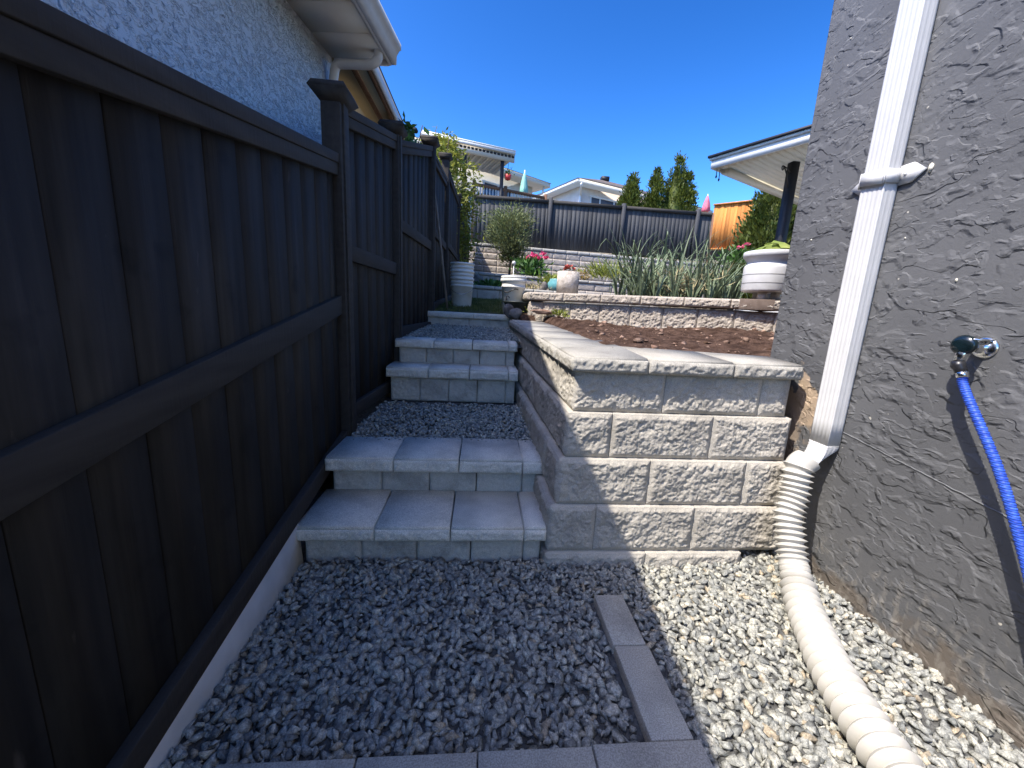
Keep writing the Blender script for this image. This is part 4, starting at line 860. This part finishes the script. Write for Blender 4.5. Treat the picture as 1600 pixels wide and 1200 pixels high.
# onion plants: individuals
def onion_proto(seed, nl, hh):
    rs = np.random.default_rng(seed); mb = MB()
    for k in range(nl):
        a = rs.uniform(0, 6.283); le_ = hh * rs.uniform(.6, 1.1); lean = rs.uniform(.15, .85); wv_ = rs.uniform(.014, .026); n = 12; droop = rs.uniform(.0, 1.0) ** .8 * 1.5; kink = rs.random() < .4; kp = rs.uniform(.5, .8)
        dx, dy = math.cos(a), math.sin(a); s = np.array([-dy, dx, 0]); p = np.array([dx * .012, dy * .012, 0.0]); th = lean * .35; V = []
        for i in range(n):
            f = i / (n - 1); w_ = wv_ * (1 - f ** 2.2) * (.75 + .5 * min(f * 3, 1)) + .0015
            up = np.array([-math.sin(0) * 0, 0, 0]); fold = np.array([dx * math.cos(th), dy * math.cos(th), -math.sin(th)]) * w_ * .35
            V += [p + s * w_ * .5 + fold, p, p - s * w_ * .5 + fold]
            p = p + np.array([dx * math.sin(th), dy * math.sin(th), math.cos(th)]) * le_ / (n - 1)
            th += lean * .11 + droop * .30 * f * f + (1.1 if kink and abs(f - kp) < .05 else 0)
        mb.add(V, [(3 * i + j, 3 * i + 3 + j, 3 * i + 4 + j, 3 * i + 1 + j) for i in range(n - 1) for j in (0, 1)])
    return mb
ON = []
for q in range(6): ON.append(onion_proto(q + 3, 10 + q % 3, [.98, .80, .70, .90, .74, .62][q]).build('onion_plant', M_DRYLEAF if q == 9 else M_ONION, None))
spots = []
for px, Y in [(985, 4.55), (1000, 4.8), (1016, 4.5), (1030, 4.9), (1046, 4.45), (1060, 4.75), (1074, 4.4), (1090, 4.7), (1104, 4.35), (1118, 4.6), (1132, 4.3), (1146, 4.55), (1008, 5.2), (1038, 5.3), (1068, 5.25), (1098, 5.1), (1126, 5.0), (1150, 4.9), (978, 5.0), (1084, 5.6), (1052, 5.7), (1114, 5.5), (1140, 5.4), (994, 4.35), (1024, 4.25), (1053, 4.2), (1082, 4.12), (1110, 4.05), (1134, 4.0), (966, 4.7), (1002, 4.2), (1066, 4.95), (1046, 5.05), (1092, 5.0), (1122, 4.85), (1020, 5.0), (1086, 4.45), (1120, 4.2), (1146, 4.15)]: spots.append((px, Y))
for i, (px, Y) in enumerate(spots):
    src_ = ON[i % 6] if i < 6 else ON[(0 if i in (8, 18) else (i * 5 + 1) % 6)]
    o = src_ if i < 6 else src_.copy()
    if i >= 6: COL.objects.link(o)
    p = atY(px, 462, Y); o.location = (p[0], Y, 1.255 + .02 * (Y - 4)); o.rotation_euler = (0, 0, i * 2.4); sc_ = random.uniform(.85, 1.12) * (1.0 if px < 1100 else .86); o.scale = (sc_, sc_, sc_)
    tag(o, 'tall strappy grey-green onion plant in the raised bed behind the tan block wall', 'onion plant', 'onion plants in the raised bed')
clump('withered_plant', 1070, 462, 4.35, .7, .28, 160, M_DRYLEAF, 'dry straw-coloured leaves lying low among the onion plants', leaf=(.1, .25), wid=.014, droop=1.2)

# grass on the lawn
n = 9000; gx = rng.uniform(-.58, .72, n); gy = rng.uniform(4.62, 8.0, n); gz = lawn_z(gx, gy)
o = leaves(np.column_stack([gx, gy, gz]), rng.normal(size=(n, 3)) * .35 + np.array([0, 0, 1.]), rng.uniform(.02, .055, n), rng.uniform(.004, .008, n), M_GRASS, 'grass'); tag(o, 'short patchy grass of the small lawn strip', 'grass', kind='stuff')

# ------------------------------------------------------------------ buckets, bowl, stick, rocks, pots
def bucket_prof(r0=.128, r1=.150, h=.37):
    z = lambda q: q * h; r = lambda q: r0 + (r1 - r0) * q
    return [(0, 0), (r(0) - .004, 0), (r(0), .006), (r(.70), z(.70)), (r(.70) + .008, z(.705)), (r(.72) + .008, z(.735)), (r(.74), z(.745)), (r(.82), z(.82)), (r(.82) + .007, z(.825)), (r(.84) + .007, z(.85)), (r(.85), z(.86)), (r(.93), z(.93)), (r(.93) + .009, z(.935)), (r(1) + .009, h - .003), (r(1) + .004, h), (r(1) - .003, h), (r(.9) - .003, z(.9)), (r(.02) - .003, .006), (0, .006)]
def bucket(loc, label, m, group=None, bail=True, dims=(.128, .150, .37)):
    t = thing('bucket', loc, label, 'bucket', group); mb = MB(); mb.lathe(bucket_prof(*dims), loc, 40); bo = mb.build('body', m, t, smooth=False)
    if bail:
        mb = MB(); x, y, z = loc; zr_ = z + .275
        mb.tube(spline([(x - .155, y, zr_), (x - .12, y - .115, zr_ - .07), (x, y - .165, zr_ - .115), (x + .12, y - .115, zr_ - .07), (x + .155, y, zr_)], 24), .0028, 6); hd = mb.build('handle', M_CHROME, t)
    return t
bp_ = atY(721, 479, 5.35); zl_ = float(lawn_z(np.array(bp_[0]), np.array(5.35)))
for k, lab in enumerate(('bottom bucket of the nested white stack beside the left fence', 'middle bucket nested in the white stack, only its ribbed rim showing', 'topmost bucket nested in the white stack beside the left fence')):
    bucket((bp_[0], 5.35, zl_ + .095 * k), lab, M_BUCKET, 'white buckets nested in a stack', bail=(k == 0))
b2 = atY(801, 474, 4.78); zb2 = float(lawn_z(np.array(b2[0]), np.array(4.78)))
tb2 = bucket((b2[0], 4.78, zb2), 'white plastic bucket with black curved mark standing behind the dark bowl', M_BUCKET, bail=False, dims=(.124, .142, .44))
mb = MB(); x, y, z = b2[0], 4.78, zb2
def onb(a, h, off=.0015): h *= 1.15; r = .124 + .018 * h / .44 + off; return (x + r * math.sin(a), y - r * math.cos(a), z + h)
mb.tube([onb(a, .235 + .018 * math.sin(a * 4 + 1)) for a in np.linspace(-.95, .35, 18)], .006, 6)
mb.tube([onb(-.55 + .2 * math.cos(t), .13 + .055 * math.sin(t)) for t in np.linspace(.6, 5.4, 16)], .005, 6)
mb.tube([onb(-.6 + .09 * math.cos(t), .13 + .025 * math.sin(t)) for t in np.linspace(0, 6.28, 12)], .004, 6)
mb.build('printed_mark', M_BLACK, tb2)
mb = MB(); mb.lathe([(.150, .375), (.156, .38), (.156, .405), (.150, .41), (.141, .408), (.141, .377)], (x, y, z + .0), 40); mb.build('rim_collar', M_BUCKET, tb2)
gs = thing('garden_stake', (b2[0] + .02, 5.25, zb2), 'thin white garden stake with a round knob rising behind the marked bucket', 'stake')
kt = atY(803, 411, 5.25); mb = MB(); mb.tube([(kt[0], 5.25, zb2), (kt[0], 5.25, kt[2])], .006, 8); mb.build('rod', M_WHITE, gs); mb = MB(); mb.lathe([(0, -.028), (.018, -.022), (.027, 0), (.018, .022), (0, .028)], kt, 16); mb.build('knob', M_WHITE, gs, smooth=True)
bl = atY(809, 488, 4.5); zbl = float(lawn_z(np.array(bl[0]), np.array(4.62)))
mb = MB(); mb.lathe([(0, 0), (.10, 0), (.115, .012), (.160, .135), (.176, .143), (.178, .152), (.168, .152), (.152, .143), (.105, .02), (0, .015)], (bl[0], 4.52, 1.062), 36); o = mb.build('planting_bowl', M_DKGREEN, None, smooth=True); tag(o, 'dark green plastic planting bowl sitting at the corner of the cap stones', 'bowl')
def rock(name, c, s, m, label, seed, cat='rock', flat=1.0, res=3):
    import bmesh
    bm = bmesh.new(); bmesh.ops.create_icosphere(bm, subdivisions=res, radius=1.0); D = np.array([v.co[:] for v in bm.verts]); F = [tuple(v.index for v in f.verts) for f in bm.faces]; bm.free()
    rs = np.random.default_rng(seed); nn = rs.normal(size=(9, 3)); nn /= np.linalg.norm(nn, axis=1)[:, None]; dd = rs.uniform(.65, 1.0, 9); r = np.minimum((dd / np.maximum(D @ nn.T, 1e-3)).min(1), 1.2)
    V = D * r[:, None]; V = V * (1 + .06 * fbm(V * 2 + seed, 3))[:, None] * np.array(s) + np.array(c); mb = MB(); mb.add(V, F); return tag(mb.build(name, m, None), label, cat)
rk = atY(795, 482, 4.30); rock('garden_rock', (rk[0], 4.32, 1.105), (.05, .045, .085), M_ROCK, 'upright pointed brown-grey rock leaning at the left of the dark bowl', 4)
rk = atY(806, 486, 4.28); rock('garden_rock', (rk[0], 4.28, 1.085), (.062, .04, .06), M_ROCK, 'wedge-shaped grey rock in front of the dark bowl', 9)
sp_ = atY(848, 489, 4.05); rock('clay_shard', (sp_[0], 4.1, sp_[2] + .01), (.11, .05, .022), M_CLOD, 'flat reddish clay shard lying on soil by the raised bed wall', 12, 'shard')
sk = thing('wooden_stick', (0, 0, 0), 'long pale stick leaning against the left fence by the bucket stack', 'stick')
s0 = atY(699, 484, 4.9); s1 = atY(675, 264, 4.75); mb = MB(); mb.tube([s0, (s0 + s1) / 2 + np.array([.004, 0, 0]), s1], [.014, .013, .012], 8); mb.build('shaft', mat('pale_stick', (.16, .14, .12), (.26, .23, .2), rough=.9), sk)
# concrete cylinder on bed wall corner
cc_ = atY(884, 459, 4.36); Yc = 4.30
mb = MB(); R_ = .118; mb.lathe([(0, 0), (R_, 0), (R_, .235), (R_ - .022, .237), (R_ - .024, .20), (0, .20)], (cc_[0], Yc, 1.319), 40); o = mb.build('concrete_planter', mat('exposed_aggregate', (.34, .30, .26), (.56, .51, .46), rough=1, scale=26, bump=.006, bscale=70, speck=.2), None); tag(o, 'round exposed-aggregate concrete planter on the raised bed wall corner', 'planter')
tpz = atY(861, 450, 8.6); mb = MB(); mb.lathe([(0, 0), (.12, 0), (.19, .10), (.2, .2), (.15, .27), (.16, .29), (.13, .29), (0, .24)], (tpz[0] + .12, 8.6, 1.50), 24); o = mb.build('glazed_pot', M_TEALPOT, None, smooth=True); tag(o, 'teal glazed pot half hidden behind the concrete cylinder', 'pot')
rk = atY(850, 452, 8.3); rock('garden_rock', (rk[0], 8.35, 1.60), (.11, .09, .10), M_ROCK, 'rounded grey rock on the terrace kerb left of the teal pot', 15)
rk = atY(745, 442, 9.2); rock('garden_rock', (rk[0], 9.2, 1.68), (.16, .14, .16), M_ROCK, 'dark shaded rock on the terrace behind the bucket stack', 18)

# white planter on a brown paver
dv_ = np.array(BB) - np.array(BA); Lw_ = np.linalg.norm(dv_); dv_ /= Lw_; nv_ = np.array([dv_[1], -dv_[0]])
_r1 = _ray(1183, 470); tw = min(np.linspace(0, Lw_, 400), key=lambda t: abs((BA[0] + dv_[0] * t) * _r1[1] - (BA[1] + dv_[1] * t) * _r1[0])); wc_ = np.array(BA) + dv_ * tw
mb = MB(); mb.prism([tuple(wc_ + dv_ * a_ + nv_ * b_) for a_, b_ in ((-.135, -.20), (-.135, .066), (.125, .066), (.125, -.20))][::-1], 1.232, 1.323); o = mb.build('brown_paver', M_BRICK, None, bevel=.004); tag(o, 'dark brown rectangular paver set into the wall cap under the white planter', 'paver')
cX, cY = wc_ - nv_ * .085 + dv_ * .06; zp = 1.3235
pl = thing('planter_bowl', (cX, cY, zp), 'large white ringed planter bowl on stub feet beside the grey house corner', 'planter')
for a_ in (-2.3, -.9, 1.57):
    mb = MB(); mb.lathe([(0, 0), (.040, 0), (.036, .0655), (0, .0655)], (cX + .095 * math.cos(a_), cY + .085 * math.sin(a_), zp), 20); mb.build('foot', mat('beige_plastic', (.5, .46, .4), (.56, .52, .46), rough=.5), pl, smooth=False)
r_ = .205
prf = [(0, .064), (.168, .064), (.180, .070), (.186, .082)]
prf += [(.188, .262), (.184, .282), (.172, .296), (.166, .302), (.170, .318), (.198, .352), (.206, .358), (.206, .396), (.201, .40), (.186, .398), (.172, .33), (0, .32)]
mb = MB(); mb.lathe(prf, (cX, cY, zp), 56); mb.build('bowl', M_WHITE, pl, smooth=False)
M_LINE = mat('grey_line', (.22, .22, .215), (.26, .26, .25), rough=.6)
for g_ in (.137, .207):
    mb = MB(); mb.lathe([(.1878, g_ - .003), (.1886, g_ - .0028), (.1886, g_ + .0028), (.1878, g_ + .003)], (cX, cY, zp), 56); mb.build('ring_line', M_LINE, pl)
sqp = thing('squash_plant', (cX, cY, zp + .33), 'broad yellow-green squash leaves growing in the white planter', 'plant')
vein = leafm('variegated_leaf', (.11, .19, .025), (.38, .40, .12), .3)
mb = MB()
for k in range(9):
    a_ = k * 2.4 + .3; c = np.array([cX + .10 * math.cos(a_), cY + .10 * math.sin(a_), zp + .41 + .03 * (k % 3)]); R0 = random.uniform(.06, .10); tilt = np.array([math.cos(a_) * .5, math.sin(a_) * .5, 1]); tilt /= np.linalg.norm(tilt); e1 = np.cross(tilt, (0, 1, .1)); e1 /= np.linalg.norm(e1); e2 = np.cross(tilt, e1)
    V = [c]; nn_ = 14
    for i in range(nn_): t = i / nn_ * 6.283; rr0 = R0 * (1 + .16 * math.sin(5 * t + k)); V.append(c + rr0 * (math.cos(t) * e1 + math.sin(t) * e2) + tilt * (-.025 + .012 * math.sin(5 * t)))
    mb.add(V, [(0, 1 + i, 1 + (i + 1) % nn_) for i in range(nn_)]); mb.tube([(cX, cY, zp + .32), c], .005, 5)
mb.build('leaves', vein, sqp, smooth=True)

# ------------------------------------------------------------------ far houses and decks
def house_box(t, C, uR, uL, wR, wL, zb, ze, ov, rz, hip, wallm, name='wall'):
    q = lambda s, l, z: (C[0] + uR[0] * s + uL[0] * l, C[1] + uR[1] * s + uL[1] * l, z)
    mb = MB(); mb.hexa([q(ov, ov, zb), q(wR - ov, ov, zb), q(wR - ov, wL - ov, zb), q(ov, wL - ov, zb)], [q(ov, ov, ze + .02), q(wR - ov, ov, ze + .02), q(wR - ov, wL - ov, ze + .02), q(ov, wL - ov, ze + .02)]); mb.build('wall', wallm, t)
    mb = MB(); mb.hexa([q(0, 0, ze), q(wR, 0, ze), q(wR, wL, ze), q(0, wL, ze)], [q(0, 0, ze + .19), q(wR, 0, ze + .19), q(wR, wL, ze + .19), q(0, wL, ze + .19)]); mb.build('eave', M_SOFFIT, t)
    mb = MB(); e = -.04; b = [q(e, e, ze + .195), q(wR - e, e, ze + .195), q(wR - e, wL - e, ze + .195), q(e, wL - e, ze + .195)]; r0 = q(hip, wL / 2, rz); r1 = q(wR - hip, wL / 2, rz)
    mb.add(b + [r0, r1], [(0, 1, 5, 4), (1, 2, 5), (2, 3, 4, 5), (3, 0, 4), (3, 2, 1, 0)]); mb.build('roof', M_SHINGLE, t)
    return q
def window(t, q, s0, s1, z0, z1, ov, n=3, face='R'):
    mb = MB(); y = ov - .03
    g = (lambda s, d, z: q(s, d, z)) if face == 'R' else (lambda s, d, z: q(d, s, z))
    def bx(mb, a, b, d0, d1, z0, z1): mb.hexa([g(a, d0, z0), g(b, d0, z0), g(b, d1, z0), g(a, d1, z0)], [g(a, d0, z1), g(b, d0, z1), g(b, d1, z1), g(a, d1, z1)])
    bx(mb, s0, s1, y, ov - .001, z0 + .0, z1); w_ = mb.build('window', M_GLASS, t)
    mb = MB(); f = .08
    bx(mb, s0 - f, s1 + f, y - .03, ov, z1, z1 + f); bx(mb, s0 - f, s1 + f, y - .03, ov, z0 - f, z0)
    for k in range(n + 1): c = s0 + (s1 - s0) * (0 if k == 0 else 1 if k == n else (.28 if k == 1 and n == 3 else .72 if n == 3 else k / n)); bx(mb, c - f / 2, c + f / 2, y - .03, ov - .002, z0 + .001, z1 - .001)
    mb.build('frame', M_WHITE, w_)
Ch = atY(903, 278, 22.0); zeh = Ch[2] - .19
uR = np.array([.919, .394]); uL = np.array([-.394, .919])
h1 = thing('neighbour_house', (Ch[0], Ch[1], 5.0), 'pale pink house with grey hip roof behind the middle of the back fence', 'house', 'houses beyond the back fence')
q1 = house_box(h1, (Ch[0], Ch[1]), uR, uL, 11.0, 7.0, 3.2, zeh, .55, zeh + 1.75, 4.6, M_HWALL)
window(h1, q1, 1.35, 3.7, zeh - 1.35, zeh - .42, .55)
mb = MB(); g0 = np.array(q1(.25, .0, zeh - .02)); g1 = np.array(q1(.6, .50, zeh - .45)); mb.tube(spline([g0, g0 + (0, 0, -.12), g1, g1 + (0, 0, -.3), g1 + (0, 0, -3)], 20), .06, 8); mb.build('downspout', M_WHITE, h1)
mb = MB(); lpz = np.array(q1(.50, 2.0, zeh - .85)); mb.lathe([(0, -.22), (.03, -.2), (.07, -.02), (.11, .06), (.03, .12), (0, .14)], lpz, 8); mb.tube([lpz + np.array([0, 0, .1]), np.array(q1(.56, 2.0, zeh - .7))], .02, 6); mb.build('wall_lamp', M_IRON, h1)
mb = MB(); vq = q1(4.4, 3.2, zeh + 1.72); mb.box(vq[0] - .25, vq[1] - .2, vq[2] - .15, vq[0] + .25, vq[1] + .2, vq[2] + .10); mb.build('roof_vent', M_NAVY, h1)
# house behind the deck cover
C2 = atY(860, 287, 20.0); ze2 = C2[2] - .19; u2 = np.array([-2.24, -1.6]); u2 /= np.linalg.norm(u2); v2 = np.array([-u2[1], u2[0]]);
if v2[1] < 0: v2 = -v2
h2 = thing('neighbour_house', (C2[0], C2[1], 4.5), 'pale grey house partly hidden by the deck roof and closed teal umbrella', 'house', 'houses beyond the back fence')
q2 = house_box(h2, (C2[0], C2[1]), u2, v2, 9.0, 7.0, 3.2, ze2, .6, ze2 + 1.3, 3.5, M_HWALL2)
window(h2, q2, 1.9, 3.5, ze2 - 1.25, ze2 - .42, .6, 2)
mb = MB(); mb.tube([np.array(q2(.3, .1, ze2)), np.array(q2(.35, .15, ze2 - .3)), np.array(q2(.65, .55, ze2 - .45)), np.array(q2(.65, .55, ze2 - 3))], .05, 8); mb.build('downspout', M_WHITE, h2)
# low house at right behind the cedars
C3 = atY(1064, 309, 26.0)
h3 = thing('neighbour_house', (C3[0], 26, 5.0), 'distant low house with brown roof between the tall cedar and orange screen', 'house', 'houses beyond the back fence')
e3 = atY(1120, 327, 28.0); u3 = (e3 - C3)[:2]; u3 /= np.linalg.norm(u3); v3 = np.array([-u3[1], u3[0]])
q3 = house_box(h3, (C3[0], C3[1]), u3, v3, 5.5, 6.0, 3.2, C3[2] - .5, .5, C3[2] + .25, 2.4, M_HWALL)
# deck cover
z5 = atY(805, 247, 15.0)[2]; K = atY(805, 247, 15.0); J = atZ(660, 216, z5); G = atZ(767, 272, z5)
dc = thing('deck_cover', (K[0], K[1], 5.0), 'flat white edged deck roof on dark posts behind the leafy tree at left', 'deck roof')
a1 = (J - K)[:2]; la = np.linalg.norm(a1); a1 /= la; b1 = (G - K)[:2]; b1 = b1 - a1 * b1.dot(a1); lb = np.linalg.norm(b1); b1 /= lb
dq = lambda s, l, z: (K[0] + a1[0] * s + b1[0] * l, K[1] + a1[1] * s + b1[1] * l, z)
def dslab(mb, s0, s1, l0, l1, z0, z1):
    c = [dq(s0, l0, z0), dq(s0, l1, z0), dq(s1, l1, z0), dq(s1, l0, z0)]; mb.hexa(c, [(x, y, z1) for x, y, z in c])
mb = MB(); nn_ = 14
for k in range(nn_):
    s0, s1 = k / nn_ * la, (k + 1) / nn_ * la; dslab(mb, s0, s0 + (s1 - s0) * .55, .05, lb, z5 + .02, z5 + .05); dslab(mb, s0 + (s1 - s0) * .55, s1, .05, lb, z5 + .045, z5 + .075)
mb.build('roof_panel', mat('grey_panel', (.42, .41, .39), (.5, .49, .47), rough=.5), dc)
mb = MB(); dslab(mb, 0, la, -.02, .05, z5 + .10, z5 + .185); mb.build('gutter', M_WHITE, dc)
mb = MB(); dslab(mb, 0, la, .05, .10, z5 - .14, z5 + .099); mb.build('beam', mat('beige_beam', (.5, .45, .38), (.56, .51, .44), rough=.7), dc)
mb = MB()
for k in range(24): s0 = (k + .5) / 24 * la; dslab(mb, s0 - .045, s0 + .045, .035, .049, z5 + .0, z5 + .07)
mb.build('vent_slots', M_NAVY, dc)
mb = MB(); dslab(mb, 0, la, -.02, lb, z5 + .187, z5 + .24); mb.build('roof_top', M_SOFFIT, dc)
for s0 in (.42, 1.78):
    p0 = dq(s0, .15, 0); mb = MB(); mb.box(p0[0] - .06, p0[1] - .06, 3.3, p0[0] + .06, p0[1] + .06, z5 - .141); mb.build('post', M_NAVY, dc)
hb = dq(.20, .12, z5 - .55); t = thing('hanging_basket', hb, 'small red hanging flower pot by the deck post at left', 'basket')
mb = MB(); mb.lathe([(0, -.16), (.09, -.16), (.13, .0), (.12, 0), (0, -.02)], hb, 16); mb.build('pot', M_RED, t)
mb = MB(); mb.tube([np.array(hb), np.array(hb) + np.array([0, 0, .42])], .008, 5); mb.build('hanger', M_IRON, t)
P = np.array(hb) + rng.normal(size=(120, 3)) * .07 + np.array([0, 0, .05]); leaves(P, rng.normal(size=P.shape), rng.uniform(.04, .09, 120), rng.uniform(.02, .05, 120), M_GREEN, 'foliage', t)
# deck railing
ra, rb = atY(741, 287, 15.2), atY(852, 309, 16.2); rl = thing('deck_railing', (ra[0], ra[1], ra[2] - 1), 'brown topped deck railing with white balusters above the back fence at left', 'railing')
mb = MB(); mb.beam(ra, rb, ra[2] - .06, ra[2] + .03, rb[2] - .06, rb[2] + .03, -.05, .05); mb.build('top_rail', M_DWOOD, rl)
for k in range(1, 24):
    f = k / 24; p0 = ra + (rb - ra) * f; mb = MB(); mb.box(p0[0] - .02, p0[1] - .02, p0[2] - .95, p0[0] + .02, p0[1] + .02, p0[2] - .061); mb.build('baluster', M_WHITE, rl)
for f in (0, .42, 1):
    p0 = ra + (rb - ra) * f; mb = MB(); mb.box(p0[0] - .06, p0[1] - .06, 3.3, p0[0] + .06, p0[1] + .06, p0[2] + .12); mb.build('post', M_DWOOD, rl)
def umbrella(px, pyt, pyb, Y, r, m, label):
    tpt = atY(px, pyt, Y); b = atY(px, pyb, Y); t = thing('patio_umbrella', (tpt[0], Y, b[2] - .6), label, 'umbrella'); h = tpt[2] - b[2]
    mb = MB(); n_ = 18; rings = []
    prf2 = [(0.0, 1.0), (.25, .93), (.55, .75), (.8, .5), (.95, .25), (1.05, .05), (.8, 0), (.3, .02)]
    V = []
    for rr_, zz_ in prf2:
        for k in range(n_): a_ = k / n_ * 6.283; q = r * rr_ * (1 + (.28 if k % 2 else -.22) * min(1, (1 - zz_) * 1.5)); V.append((tpt[0] + q * math.cos(a_), Y + q * math.sin(a_), b[2] + h * zz_))
    mb.add(V, [(i * n_ + k, i * n_ + (k + 1) % n_, (i + 1) * n_ + (k + 1) % n_, (i + 1) * n_ + k) for i in range(len(prf2) - 1) for k in range(n_)]); mb.build('canopy', m, t)
    mb = MB(); mb.tube([(tpt[0], Y, b[2] - 1.2), (tpt[0], Y, tpt[2] + .05)], .025, 8); mb.build('pole', M_WHITE, t)
umbrella(820, 268, 304, 16.4, .13, M_TEALFAB, 'closed teal umbrella standing on the deck left of the middle house')
umbrella(1106, 305, 331, 20.0, .16, M_PINKFAB, 'closed pink umbrella between the tall cedar and the orange screen')
